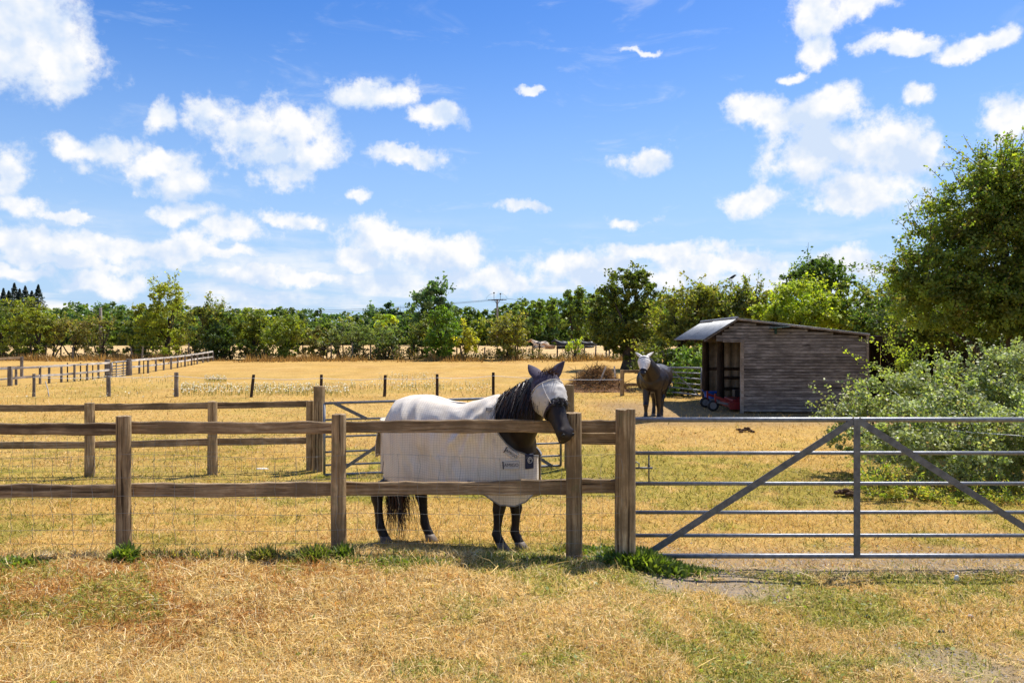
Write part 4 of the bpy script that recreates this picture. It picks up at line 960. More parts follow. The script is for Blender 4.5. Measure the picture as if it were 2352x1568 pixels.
tree('thin_bush', 'tiny sapling with forked stems between the boundary stakes', 'bush', HY - 3, [(1318, 790, 10, 10), (1308, 800, 8, 9), (1326, 802, 8, 8)], 220, .16, LIM, seed=21, trunk=.07, clump=.3, multi=3, k_spray=8, spray=.6)
# the big dark tree and the hedge that leads to the shelter
tree('field_maple', 'big dark broad crowned tree standing left of the shelter hedge', 'tree', 46, [(1435, 670, 60, 42), (1400, 705, 46, 44), (1480, 690, 46, 46), (1425, 745, 76, 50), (1390, 775, 46, 26), (1480, 765, 60, 56), (1450, 640, 44, 22), (1500, 720, 34, 40), (1460, 805, 50, 24)],
     15000, .20, [(.040, .058, .012), (.060, .080, .015), (.11, .115, .02), (.030, .044, .010)], seed=22, trunk=.35, clump=.17, k_spray=40, spray=1.0, base_px=1440)
tree('hedge_bush', 'tall olive yellow hawthorn between the dark tree and the shelter roof', 'bush', 33, [(1590, 700, 60, 42), (1545, 730, 46, 46), (1620, 690, 42, 32), (1560, 785, 66, 56), (1625, 745, 50, 50), (1535, 815, 52, 40)], 13000, .145, OLV + YEL, seed=23, trunk=.16, clump=.2, k_spray=60, spray=.9, multi=3)
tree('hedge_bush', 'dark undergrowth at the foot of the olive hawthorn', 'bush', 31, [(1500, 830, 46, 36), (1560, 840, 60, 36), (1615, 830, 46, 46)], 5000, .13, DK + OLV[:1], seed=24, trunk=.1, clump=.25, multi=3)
tree('hedge_bush', 'hedge bush with thin top twigs behind the shelter ridge', 'bush', 33, [(1690, 700, 50, 32), (1660, 715, 36, 32), (1720, 695, 36, 30), (1700, 745, 70, 40)], 9000, .14, OLV + MID[:2], seed=25, trunk=.15, clump=.2, k_spray=60, spray=.9, multi=3)
tree('hedge_tree', 'dark flat topped tree rising behind the shelter roof', 'tree', 37, [(1880, 628, 60, 30), (1850, 650, 50, 34), (1920, 640, 44, 26), (1830, 690, 60, 34), (1890, 610, 36, 16), (1900, 670, 40, 30)], 11000, .15, [(.045, .075, .014), (.060, .095, .017), (.032, .052, .012)], seed=26, trunk=.25, clump=.18, k_spray=26, spray=.8, base_px=1870)
tree('hedge_bush', 'bright yellow green bush just above the shelter roof', 'bush', 28.5, [(1835, 690, 62, 44), (1790, 715, 46, 30), (1890, 710, 44, 34), (1850, 735, 80, 30), (1760, 725, 30, 24)], 13000, .12, LIM + YEL[:1], seed=27, trunk=.12, clump=.2, k_spray=50, spray=.7, multi=3)
tree('hedge_bush', 'mixed green bush between the shelter roof and the big hawthorn', 'bush', 28, [(1970, 705, 44, 44), (2020, 700, 44, 50), (1990, 745, 60, 36), (2060, 730, 44, 50)], 9000, .12, YEL[:2] + MID, seed=28, trunk=.12, clump=.2, k_spray=40, spray=.7, multi=3)
tree('bramble_bush', 'leafy bramble bush behind the gate beside the shelter', 'bush', 28.2, [(1585, 845, 36, 34), (1600, 880, 26, 24), (1560, 880, 30, 24), (1540, 900, 24, 14)], 4200, .11, [(.09, .14, .03), (.13, .17, .03), (.06, .10, .02)], seed=29, trunk=.05, clump=.25, gloss=True, multi=4, k_spray=24, spray=.5)
# the great hawthorn at the right
tree('hawthorn_tree', 'great dark hawthorn overhanging the right side of the picture', 'tree', 15.6, [(2330, 470, 130, 100), (2230, 500, 100, 80), (2180, 600, 110, 90), (2300, 600, 130, 120), (2140, 690, 100, 70), (2250, 700, 120, 70), (2380, 700, 130, 90), (2420, 560, 130, 130), (2130, 640, 80, 60), (2300, 400, 90, 50), (2500, 620, 150, 200), (2440, 420, 130, 80)],
     110000, .072, [(.070, .105, .018), (.105, .140, .022), (.155, .17, .024), (.11, .090, .022), (.048, .078, .015)], seed=31, trunk=.15, clump=.19, shell=.38, k_spray=460, spray=.62, base_px=2330, nclump=1500, depth=.9)
tree('hawthorn_tree', 'lower dark branches of thorn hanging over the barn beam', 'tree', 17.5, [(2080, 745, 70, 40), (2180, 760, 90, 40), (2300, 780, 110, 50), (2420, 790, 120, 60)], 22000, .075, DK + OLV[:1], seed=32, trunk=.15, clump=.2, k_spray=60, spray=.5, multi=2)
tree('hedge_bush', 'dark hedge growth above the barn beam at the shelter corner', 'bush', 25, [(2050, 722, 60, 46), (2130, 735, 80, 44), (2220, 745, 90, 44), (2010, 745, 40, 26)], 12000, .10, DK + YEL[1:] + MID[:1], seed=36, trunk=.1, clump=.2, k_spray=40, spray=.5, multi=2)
# bramble bank
BR = [(.165, .185, .085), (.095, .125, .045), (.26, .265, .17), (.20, .23, .050), (.13, .11, .06), (.08, .10, .04)]  # pale entries: leaf undersides, and sun glints put into the leaf colour
tree('bramble_bank', 'large bramble thicket with pale undersides and sun glints in its leaf colour, spilling over behind the gate at the right', 'bush', 11.4,
     [(1965, 975, 78, 75, .6), (2060, 945, 95, 85, .5), (2160, 905, 105, 85, .9), (2260, 890, 110, 85, .9), (2370, 890, 130, 90, .5), (2080, 1040, 100, 75, -.6), (2190, 1040, 120, 85, -.8), (2310, 1040, 130, 95, -1.0), (2440, 1030, 140, 120, -.6), (2260, 960, 130, 90, 0), (2380, 970, 130, 90, 0), (2140, 980, 110, 80, 0), (2560, 960, 150, 130, 0)],
     60000, .050, BR, seed=33, trunk=.03, clump=.17, shell=.66, gloss=True, multi=2, k_spray=260, spray=.42, aspect=.72, base_px=2260, nclump=1000, depth=.75)
tree('rose_bush', 'wispy arching wild rose shoots in front of the barn opening', 'bush', 14.2, [(2070, 860, 26, 30), (2050, 900, 34, 26), (2085, 835, 14, 22)], 900, .055, [(.16, .20, .028), (.22, .24, .03)], seed=34, trunk=.03, clump=.3, k_spray=34, spray=.75, multi=4)
# rough growth at the bramble foot and hedge foot
tree('weed_clump', 'low weedy fringe at the foot of the bramble thicket', 'weeds', 9.9, [(2010, 1115, 40, 26), (2080, 1135, 50, 24), (2180, 1150, 60, 26), (2290, 1155, 60, 28), (2400, 1150, 70, 30)], 6500, .045, [(.16, .18, .03), (.10, .14, .025), (.24, .18, .05)], seed=35, trunk=.01, clump=.3, multi=4, k_spray=80, spray=.3, aspect=.4)

def rough_strip():
    """tall dry grass along the hedge bottom"""
    r = np.random.default_rng(91); n = 16000; px = r.random(n) * 1560 - 80; Y = 57.2 + r.normal(size=n) * 1.0 + (px < 520) * .4; X = (px - CX) / F * Y; Z = gz(X, Y)
    h = (.10 + .34 * r.random(n) ** 2) * ss(fbm(X, Y, .55, 3, 3), .35, .62) * 1.5 + .04; a = r.random(n) * 6.283; w = .05
    p = np.stack([X, Y, Z - .02], 1); d = np.stack([np.cos(a) * w, np.sin(a) * w, np.zeros(n)], 1); tip = p + np.stack([.25 * r.normal(size=n), .25 * r.normal(size=n), np.ones(n)], 1) * h[:, None]
    v = np.stack([p - d, p + d, tip], 1).reshape(-1, 3); f = np.arange(n * 3).reshape(-1, 3); t = r.random((n, 1)) ** 2; c = np.array([.54, .33, .10]) * (1 - t) + np.array([.20, .13, .05]) * t
    props(link('rough_grass', np_mesh('rough_grass', v, f, np.repeat(c, 3, 0)), M['straw']), 'tall dry grass along the hedge bottom', 'grass', kind='stuff')
rough_strip()
def hedge_bottom():
    r = np.random.default_rng(92); n = 17000; px = r.random(n) * 1500 - 60; Y = 58.6 + r.normal(size=n) * .7; X = (px - CX) / F * Y; k = fbm(X, Y * .3, .45, 4, 3); h = (.15 + .75 * r.random(n) ** 1.3) * ss(k, .40, .62) * 1.15
    ok = h > .08; X, Y, h = X[ok], Y[ok], h[ok]; n = len(X); p = np.stack([X, Y, gz(X, Y) + h * .9], 1); t = r.random((n, 1)); pal = np.array([(.15, .095, .05), (.09, .10, .03), (.20, .13, .06), (.05, .06, .022)])
    v, f = leaf_quads(p, unit(r, n), .16 * (.5 + .8 * r.random(n)), r, .5); c = pal[r.integers(0, 4, n)] * (.7 + .6 * t)
    props(link('hedge_undergrowth', np_mesh('hedge_undergrowth', v, f, np.repeat(c, 4, 0)), M['leaf']), 'brown tangled undergrowth along the hedge bottom', 'undergrowth', kind='stuff')
hedge_bottom()

# ---- brushwood heap
hp = ground_at(1372, 897); heap = thing('brushwood_heap', 'heap of dead brown branches and cuttings in the paddock by the short fence', 'heap', hp)
r = np.random.default_rng(55); sc = hp.y / F
def hz_(x, y): return .82 * np.exp(-((x / .72) ** 2) - (y / .7) ** 2) + .35 * np.exp(-(((x + .75) / .5) ** 2) - (y / .6) ** 2) + .3 * np.exp(-(((x - .6) / .45) ** 2) - (y / .6) ** 2)
n = 15000; x = r.normal(size=n) * .55; y = r.normal(size=n) * .45; z = hz_(x, y) * (r.random(n) ** .35) + .02; p = np.stack([x, y, z + .08 * r.normal(size=n)], 1); a = unit(r, n); a[:, 2] *= .5
s_ = .05 + .13 * r.random(n); w = unit(r, n) * .010; v = np.stack([p - w, p + w, p + a * s_[:, None] + w * .4], 1).reshape(-1, 3); t = r.random((n, 1))
c = np.array([.26, .12, .045]) * (1 - t) + np.array([.46, .28, .12]) * t; c[r.random(n) < .04] = (.09, .14, .03); c[r.random(n) < .25] *= .4
link('dead_leaves', np_mesh('dead_leaves', v, np.arange(n * 3).reshape(-1, 3), np.repeat(c, 3, 0)), M['straw'], heap)['kind'] = 'stuff'
mb = MB(); n_ = 24; vs = []; fs = []
for i in range(n_ + 1):
    for k in range(n_ + 1):
        xx = -1.5 + 3 * i / n_; yy = -1.1 + 2.2 * k / n_; vs.append(hp + Vector((xx, yy, float(hz_(xx, yy)) * .80 - .03 + .12 * hn(xx * 4, yy * 4) * min(1, 2 * float(hz_(xx, yy))))))
for i in range(n_):
    for k in range(n_): fs.append((i * (n_ + 1) + k, (i + 1) * (n_ + 1) + k, (i + 1) * (n_ + 1) + k + 1, i * (n_ + 1) + k + 1))
mb.add(vs, fs); mb.build('packed_core', plain('rotting cuttings', (.16, .08, .035), var=.5, scale=14, rough=.95), heap, smooth=True)
for i in range(110):
    q = np.array([r.normal() * .5, r.normal() * .4 - .1, 0]); q[2] = hz_(q[0], q[1]) * .8; d = unit(r, 1)[0]; d[2] = abs(d[2]) * .7 + .1; L = .25 + .6 * r.random() ** 1.5
    q = Vector(q) + hp; d = Vector(d); MB().tube([q, q + d * L * .5 + Vector((.03, 0, .02)), q + d * L], [.014, .011, .004], 5).build('branch', M['bark'], heap)
for (dx_, z0, z1, rr_, m) in ((.16, .35, 1.0, .028, 'rail_pale'), (.62, .55, .98, .026, 'rail_pale')):
    MB().box(hp + Vector((dx_, -.5, (z0 + z1) / 2)), (.06, .02, z1 - z0), Matrix.Rotation(rad(22 if dx_ < .3 else -6), 3, 'Y')).build('broken_lath', M[m], heap)
# ================================================================== horses and cattle
def hide_mat(name, c, c2, rough=.6, spec=.18):
    m, nt, b, _ = new_mat(name); tc = nn(nt, 'ShaderNodeTexCoord')
    st = nn(nt, 'ShaderNodeVectorMath', {0: tc.outputs['Object'], 1: (1, 1, .45)}, operation='MULTIPLY')
    n = nn(nt, 'ShaderNodeTexNoise', {'Vector': st.outputs[0], 'Scale': 5, 'Detail': 6, 'Roughness': .6})
    n2 = nn(nt, 'ShaderNodeTexNoise', {'Vector': st.outputs[0], 'Scale': 120, 'Detail': 3})
    nt.links.new(ramp(nt, n.outputs[0], [(.35, c), (.7, c2)]), b.inputs['Base Color']); b.inputs['Roughness'].default_value = rough; b.inputs['Specular IOR Level'].default_value = spec
    bump(nt, b, n2.outputs[0], .25, .002); return m
M['hide_black'] = hide_mat('near black horse coat', (.012, .009, .008), (.032, .021, .016), rough=.5, spec=.28)
M['hide_bay'] = hide_mat('dark bay horse coat', (.012, .008, .0065), (.028, .0165, .0115), rough=.40, spec=.45)
M['hair'] = leafy('horse hair', rough=.45, trans=.12, spec=.5, tint=(1.3, 1, .8))
M['hoof'] = plain('horn hoof', (.17, .13, .10), rough=.6, var=.4, scale=20)
M['hoof_dark'] = plain('dark hoof', (.06, .05, .045), rough=.6, var=.4, scale=20)

class Frame:
    def __init__(s, o, th): s.o = Vector(o); s.c, s.s = math.cos(th), math.sin(th); s.th = th
    def __call__(s, x, y, z): return Vector((s.o.x + s.c * x - s.s * y, s.o.y + s.s * x + s.c * y, s.o.z + z))
    def v(s, x, y, z): return Vector((s.c * x - s.s * y, s.s * x + s.c * y, z))

TRUNK = [(-.735, .98, .06, .08, .10), (-.71, 1.0, .13, .15, .17), (-.64, 1.02, .205, .235, .25), (-.50, 1.03, .262, .275, .31), (-.34, 1.01, .275, .298, .32), (-.15, .97, .282, .305, .315), (.05, .95, .288, .315, .33), (.22, .95, .272, .345, .34), (.36, .965, .245, .365, .33), (.48, .96, .215, .33, .30), (.58, .94, .175, .26, .24), (.66, .92, .115, .16, .17), (.70, .91, .05, .07, .08)]
def tr(x, k): return float(np.interp(x, [t[0] for t in TRUNK], [t[k] for t in TRUNK]))
HEAD = [(-.10, .050, .045, .05), (-.03, .080, .065, .085), (.08, .098, .075, .125), (.20, .108, .075, .155), (.32, .100, .070, .165), (.42, .085, .066, .145), (.55, .066, .060, .100), (.68, .056, .052, .078), (.80, .055, .050, .070), (.90, .057, .050, .068), (.97, .052, .042, .058), (1.02, .034, .026, .036)]
class Head:
    def __init__(s, poll, muzzle, up=(0, 0, 1), k=1.0):
        s.P, s.M = Vector(poll), Vector(muzzle); s.d = (s.M - s.P); s.L = s.d.length; s.a = s.d.normalized(); up = Vector(up); s.u = (up - s.a * up.dot(s.a)).normalized(); s.s = s.a.cross(s.u); s.k = k * s.L / .58
    def rad(s, t): return [float(np.interp(t, [h[0] for h in HEAD], [h[i] for h in HEAD])) * s.k for i in (1, 2, 3)]
    def pt(s, t, phi, off=0.0):
        """a point on the head: t along it, phi round it (0 = forehead side, pi = jaw)"""
        hw, ru, rd = s.rad(t); ca, sa = math.cos(phi), math.sin(phi); return s.P + s.d * t + s.u * (ca * ((ru if ca > 0 else rd) + off)) + s.s * (sa * (hw + off))
def leg_loft(mb, pts):
    secs = []
    P = [Vector(p[0]) for p in pts]
    for i, (p, rx, ry, fw) in enumerate(pts):
        t = (P[min(i + 1, len(P) - 1)] - P[max(i - 1, 0)]).normalized(); secs.append((p, t, fw, ry, rx, rx))
    mb.loft(secs, 14)
def ear(mb, base, tip, face, w):
    base, tip, face = Vector(base), Vector(tip), Vector(face).normalized(); d = tip - base; secs = []
    for t, q in ((-.12, .62), (.0, .85), (.2, 1.0), (.42, .98), (.62, .78), (.8, .50), (.93, .24), (1.0, .06)):
        secs.append((base + d * t - face * (.10 * d.length * math.sin(t * 2.6)), d, face, w * q, w * q * .42, w * q * .55))
    mb.loft(secs, 12)

def horse_body(fr, head, neck_mid, legs, ears, voxel, k=1.0, wide=1.0):
    """one skin: trunk, neck, head, four legs"""
    mb = MB(); fw = fr.v(1, 0, 0); up = Vector((0, 0, 1))
    mb.loft([(fr(x * k, 0, z * k), fw, up, w * k * wide, a * k, b * k) for x, z, w, a, b in TRUNK], 24)
    # neck: a deep oval column from chest and withers to the poll
    A = fr(.36 * k, 0, 1.02 * k); Bn = fr(.50 * k, 0, 1.06 * k); C = Vector(neck_mid); E = head.pt(.02, 0) - head.u * head.rad(.02)[1] - head.u * .02
    E2 = head.P + head.a * .03 * head.L - head.u * .04
    pts = [A, Bn, (Bn + C) / 2, C, C.lerp(E2, .55), E2]; hw = [.19, .165, .135, .105, .088, .080]; ht = [.33, .285, .235, .195, .165, .135]; secs = []
    for i, p in enumerate(pts):
        t = (pts[min(i + 1, len(pts) - 1)] - pts[max(i - 1, 0)]).normalized(); secs.append((p, t, up if i < 4 else up * .6 + head.u * .4 - head.a * .3, hw[i] * k * wide, ht[i] * k, ht[i] * k * .95))
    mb.loft(secs, 20)
    hs = [(head.P + head.d * t, head.a, head.u, w * head.k, a * head.k, b * head.k) for t, w, a, b in HEAD]; mb.loft(hs, 20, power=2.3)
    for s in (-1, 1):
        mb.ball(head.pt(.235, s * 1.12, -.012), .030 * head.k, 10, 7)                    # brow and eye
        mb.ball(head.pt(.90, s * 1.0, -.012), .026 * head.k, 10, 7)                      # nostril wing
        mb.ball(head.pt(.30, s * 2.15, -.045), (.045 * head.k,) * 3, 10, 7)              # cheek
    mb.ball(head.pt(.955, math.pi, -.012), (.036 * head.k,) * 3, 10, 7)                  # lower lip
    for b_, t_, f_, w_ in ears: ear(mb, b_, t_, f_, w_)
    for L in legs: leg_loft(mb, L)
    for s in (-1, 1):
        q = fr(.50 * k, s * .115 * k * wide, .86 * k); mb.ball(q, (.115 * k, .105 * k, .15 * k), 12, 8); q = fr(.36 * k, s * .185 * k * wide, .93 * k); mb.ball(q, (.13 * k, .09 * k, .22 * k), 12, 8)
    return remeshed(mb, voxel, 5)

def legs_for(fr, k, feet):
    """feet: (x, y) of left/right fore then left/right hind, with ground height offset"""
    out = []; fw = fr.v(1, 0, 0); hoofs = []
    for i, (x, y, dz, kn) in enumerate(feet):
        s = 1 if i % 2 == 0 else -1
        if i < 2:
            top = (.44, s * .135); P = [(top[0] - .04, top[1], .98, .14, .10), (top[0], top[1], .74, .115, .085), (top[0] * .6 + x * .4 + kn * .4, top[1] * .6 + y * .4, .56, .078, .066), (x * .7 + top[0] * .3 + kn * .9, y * .8 + top[1] * .2, .40, .060, .054), (x + kn, y, .355, .058, .054), (x + kn * .8, y, .30, .044, .040), (x + kn * .4, y, .20, .037, .032), (x, y, .145, .046, .040), (x + .012, y, .115, .043, .038), (x + .038, y, .07, .042, .040), (x + .05, y, .045, .045, .045)]
        else:
            top = (-.46, s * .14); P = [(top[0] + .02, top[1], 1.04, .20, .12), (top[0] + .03, top[1] + s * .01, .84, .19, .125), (top[0] + .02 + (x + .46) * .15, top[1], .68, .135, .095), (top[0] - .07 + (x + .5) * .4, top[1] * .7 + y * .3, .54, .082, .062), (x - .045, y, .435, .066, .050), (x - .035, y, .385, .060, .048), (x - .02, y, .32, .045, .038), (x - .01, y, .22, .039, .034), (x, y, .15, .047, .041), (x + .012, y, .118, .044, .039), (x + .04, y, .07, .043, .041), (x + .052, y, .045, .046, .046)]
        # the foot stands on its own ground height, the hip and shoulder stay with the trunk
        pts = [(fr(px * k, py * k, pz * k + dz * max(0, 1 - pz / .75)), a * k, b * k, fw) for px, py, pz, a, b in P]; out.append(pts)
        hoofs.append(fr((x + .055) * k, y * k, dz))
    return out, hoofs
def hoof(parent, fr, c, k, mat):
    mb = MB(); fw = fr.v(1, 0, 0); up = Vector((0, 0, 1))
    mb.loft([(Vector(c) + up * (h * k) + fw * (o * k), up, fw, w * k, f * k, b * k) for h, o, w, f, b in ((-.012, .012, .060, .070, .050), (.012, .010, .058, .066, .050), (.045, -.002, .050, .052, .046), (.068, -.012, .043, .043, .040))], 16)
    return mb.build('hoof', mat, parent, smooth=True)

def hair_ribbons(name, roots, dirs, lens, r, parent, cols, width=.006, seg=5, droop=.5, wave=.03):
    n = len(roots); roots = np.array(roots); dirs = np.array(dirs); lens = np.array(lens); V = []; base = np.array(wloc(parent)); w = unit(r, n) * width
    ph = r.random((n, 3)) * 6.28
    for j in range(seg + 1):
        t = j / seg; p = roots + dirs * (lens * t)[:, None] + np.array([0, 0, -1]) * (droop * lens * t * t)[:, None] + np.sin(ph + t * 5) * wave * t * lens[:, None]
        ww = w * (1 - .8 * t); V.append(p - ww - base); V.append(p + ww - base)
    V = np.stack(V, 1); m = 2 * (seg + 1); f = []; i = np.arange(n)[:, None] * m
    for j in range(seg): f.append(i + np.array([[2 * j, 2 * j + 1, 2 * j + 3, 2 * j + 2]]))
    return link(name, np_mesh(name, V.reshape(-1, 3), np.concatenate(f), np.repeat(cols, m, 0)), M['hair'], parent)

# ------------------------------------------------------------------ horse in the white rug
O1 = Vector((-.452, 7.13, g1(-.2, 7.0))); f1 = Frame(O1, rad(-22))
h1 = thing('horse', 'black horse in a white fly rug and mask leaning its head over the fence', 'horse', O1)
hd1 = Head((.268, 6.465, 1.410), (.428, 6.215, .965), k=1.22)
def gl(fr, x, y): q = fr(x, y, 0); return g1(q.x, q.y) - fr.o.z
ft = [(.50, .03, gl(f1, .5, .03), .015), (.40, -.14, gl(f1, .4, -.14), .02), (-.43, .11, gl(f1, -.43, .11), 0), (-.77, -.12, gl(f1, -.77, -.12), 0)]
L1, H1 = legs_for(f1, 1.0, ft)
e1 = [(hd1.pt(-.03, s * .95, -.005), hd1.pt(-.03, s * .95) + Vector((s_x, s_y, s_z)), (.35, -.9, .1), .042) for s, s_x, s_y, s_z in ((1, -.085, .03, .150), (-1, .055, .02, .165))]
# horse's right side lies to the left in the picture
sgn = 1 if hd1.s.x < 0 else -1
e1 = [(hd1.pt(-.02, sgn * 1.0, -.008), W(1216, 839, 6.53), (.25, -.95, .1), .040), (hd1.pt(-.02, -sgn * 1.0, -.008), W(1296, 832, 6.52), (.5, -.85, .1), .040)]
me = horse_body(f1, hd1, (f1(.74, -.17, 1.30)), L1, e1, .0115)
me.transform(Matrix.Translation(-O1)); link('body', me, M['hide_black'], h1)
for i, c in enumerate(H1): hoof(h1, f1, c, 1.0, M['hoof'])
for s in (-1, 1):
    mb = MB(); c = hd1.pt(.965, s * .95, -.011); mb.loft([(c + hd1.u * (.026 * t) + hd1.s * (s * .010 * t), hd1.u, hd1.a, .019 * q, .016 * q, .016 * q) for t, q in ((-1, .1), (-.6, .8), (0, 1), (.6, .8), (1, .1))], 10); mb.build('nostril', M['black'], h1, smooth=True)
r = np.random.default_rng(8)
# mane on the near side, forelock, tail
n = 1300; tt = r.random(n) * .86; wit = f1(.40, -.02, 1.335); mid = f1(.72, -.165, 1.50); pol = hd1.pt(-.03, 0, .01)
def crest(t): a = wit * (1 - t) ** 2 + mid * (2 * t * (1 - t)) + pol * t ** 2; return a
roots = np.array([crest(t) for t in tt]) + r.normal(size=(n, 3)) * .010; side = np.array(f1.v(-.05, -.95, -.75)); dirs = side + r.normal(size=(n, 3)) * .22; dirs /= np.linalg.norm(dirs, axis=1)[:, None]
cols = np.where(r.random((n, 1)) < .22, np.array([[.10, .042, .018]]), np.array([[.016, .011, .009]])) * (.6 + .9 * r.random((n, 1)))
hair_ribbons('mane', roots, dirs, .12 + .17 * r.random(n), r, h1, cols, width=.0045, droop=.45)
n = 160; roots = np.array(hd1.pt(-.02, 0, .0)) + r.normal(size=(n, 3)) * np.array([.030, .015, .008]); dirs = np.array(hd1.u * .8 - hd1.a * .35) + r.normal(size=(n, 3)) * .3
hair_ribbons('forelock', roots, dirs, .05 + .05 * r.random(n), r, h1, np.tile([[.07, .032, .016]], (n, 1)), width=.004, droop=.3)
n = 900; td = f1(-.690, .0, 1.0); roots = np.array(td) + r.normal(size=(n, 3)) * np.array([.02, .028, .05]); dirs = np.array(f1.v(.05, .0, -1)) + r.normal(size=(n, 3)) * np.array([.075, .065, .02])
cols = np.where(r.random((n, 1)) < .45, np.array([[.11, .035, .014]]), np.array([[.018, .011, .009]])) * (.6 + .8 * r.random((n, 1)))
hair_ribbons('tail', roots, dirs, .45 + .52 * r.random(n), r, h1, cols, width=.0065, droop=.02, wave=.05, seg=7)
MB().tube([td + Vector((0, 0, .02)), td + f1.v(-.03, 0, -.05), td + f1.v(-.035, 0, -.22), td + f1.v(-.02, 0, -.42)], [.04, .04, .04, .02], 10).build('dock', M['hide_black'], h1, smooth=True)

# ---- rug
def rug_material():
    m, nt, b, _ = new_mat('white checked fly rug'); uv = nn(nt, 'ShaderNodeUVMap'); sp = nn(nt, 'ShaderNodeSeparateXYZ', {0: uv.outputs[0]}); L = nt.links.new
    def line(s):
        f = nn(nt, 'ShaderNodeMath', {0: s, 1: 1 / .021}, operation='MULTIPLY'); f = nn(nt, 'ShaderNodeMath', {0: f.outputs[0]}, operation='FRACT')
        d = nn(nt, 'ShaderNodeMath', {0: f.outputs[0], 1: .15}, operation='LESS_THAN'); return d.outputs[0]
    g = nn(nt, 'ShaderNodeMath', {0: line(sp.outputs[0]), 1: line(sp.outputs[1])}, operation='MAXIMUM')
    tc = nn(nt, 'ShaderNodeTexCoord'); n = nn(nt, 'ShaderNodeTexNoise', {'Vector': tc.outputs['Object'], 'Scale': 4.5, 'Detail': 6, 'Roughness': .6}); n2 = nn(nt, 'ShaderNodeTexNoise', {'Vector': tc.outputs['Object'], 'Scale': 14, 'Detail': 4})
    c = mixc(nt, ramp(nt, n.outputs[0], [(.50, (0, 0, 0)), (.74, (.6, .6, .6))]), (.82, .735, .615), (.54, .43, .29))
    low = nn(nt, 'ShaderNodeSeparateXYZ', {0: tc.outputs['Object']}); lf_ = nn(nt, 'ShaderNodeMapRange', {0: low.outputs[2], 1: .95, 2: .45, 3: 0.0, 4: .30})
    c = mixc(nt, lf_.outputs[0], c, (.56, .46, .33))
    k = nn(nt, 'ShaderNodeMath', {0: g.outputs[0], 1: .38}, operation='MULTIPLY'); c = mixc(nt, k.outputs[0], c, (.30, .22, .15)); L(c, b.inputs['Base Color'])
    b.inputs['Roughness'].default_value = .75; b.inputs['Specular IOR Level'].default_value = .2; bump(nt, b, n2.outputs[0], .35, .012); return m
M['rug'] = rug_material(); M['trim'] = plain('grey rug binding', (.20, .20, .205), rough=.7); M['navy'] = plain('navy webbing', (.018, .024, .055), rough=.7)
M['tag'] = plain('grey rug label', (.50, .48, .45), rough=.7, var=.1); M['ink'] = plain('dark lettering', (.012, .014, .030), rough=.6, bs=0)
XW, XF, XB = .385, .745, -.765
def rug_w(x): return (tr(x, 2) + .030) if x < .50 else float(np.interp(x, [.50, .60, .68, .72, .745], [tr(.5, 2) + .03, .215, .155, .10, .035]))
def rug_top(x): return tr(min(x, XW), 1) + tr(min(x, XW), 3) + .020
def rug_mid(x): return tr(min(x, .5), 1) - .02
def neckline(x): return float(np.interp(x, [XW, .40, .43, .47, .53, .60, .68, .745], [rug_top(XW), 1.25, 1.12, 1.03, .955, .90, .855, .835]))
def hem(x): return float(np.interp(x, [XB, -.70, -.5, .0, .28, .36, .42, .48, .60, .68, .72, .745], [.62, .575, .555, .555, .55, .52, .47, .43, .425, .45, .51, .57]))
def rug_profile(x, m, side):
    w, top, mid, hm = rug_w(x), rug_top(x), rug_mid(x), hem(x); pts = []
    for i in range(25):
        a = math.pi / 2 * i / 24; pts.append((w * math.sin(a) ** .92, mid + (top - mid) * math.cos(a)))
    for i in range(1, 19): t = i / 18; pts.append((w * (1 + .03 * t) - .0 * t, mid + (hm - mid) * t))
    if x > XW:
        nl = neckline(x); out = [];
        for a, b_ in zip(pts, pts[1:]):
            if a[1] > nl >= b_[1]: t = (a[1] - nl) / (a[1] - b_[1] + 1e-9); out = [(a[0] + (b_[0] - a[0]) * t, nl)]
            if out: out.append(b_)
        pts = out
    d = [0.0]
    for a, b_ in zip(pts, pts[1:]): d.append(d[-1] + math.hypot(b_[0] - a[0], b_[1] - a[1]))
    s = np.linspace(0, d[-1], m); return np.interp(s, d, [p[0] for p in pts]), np.interp(s, d, [p[1] for p in pts]), s
xs = np.concatenate([np.linspace(XB, XW, 74), np.linspace(XW + .004, XF, 34)]); mrow = 46
FOLDS = [(.34, 1.26, -.02, .86, .030, .026), (.30, 1.20, .10, .70, .026, .020), (.38, 1.12, .26, .62, .026, .018), (-.34, 1.26, -.20, .80, .034, .022), (-.46, 1.24, -.42, .66, .030, .022), (-.60, 1.20, -.56, .62, .026, .020), (-.12, 1.05, -.16, .60, .030, .018), (-.28, .95, -.30, .57, .024, .016), (.04, .95, .02, .57, .024, .015), (-.70, 1.1, -.66, .62, .022, .016), (.44, .95, .50, .50, .024, .014)]
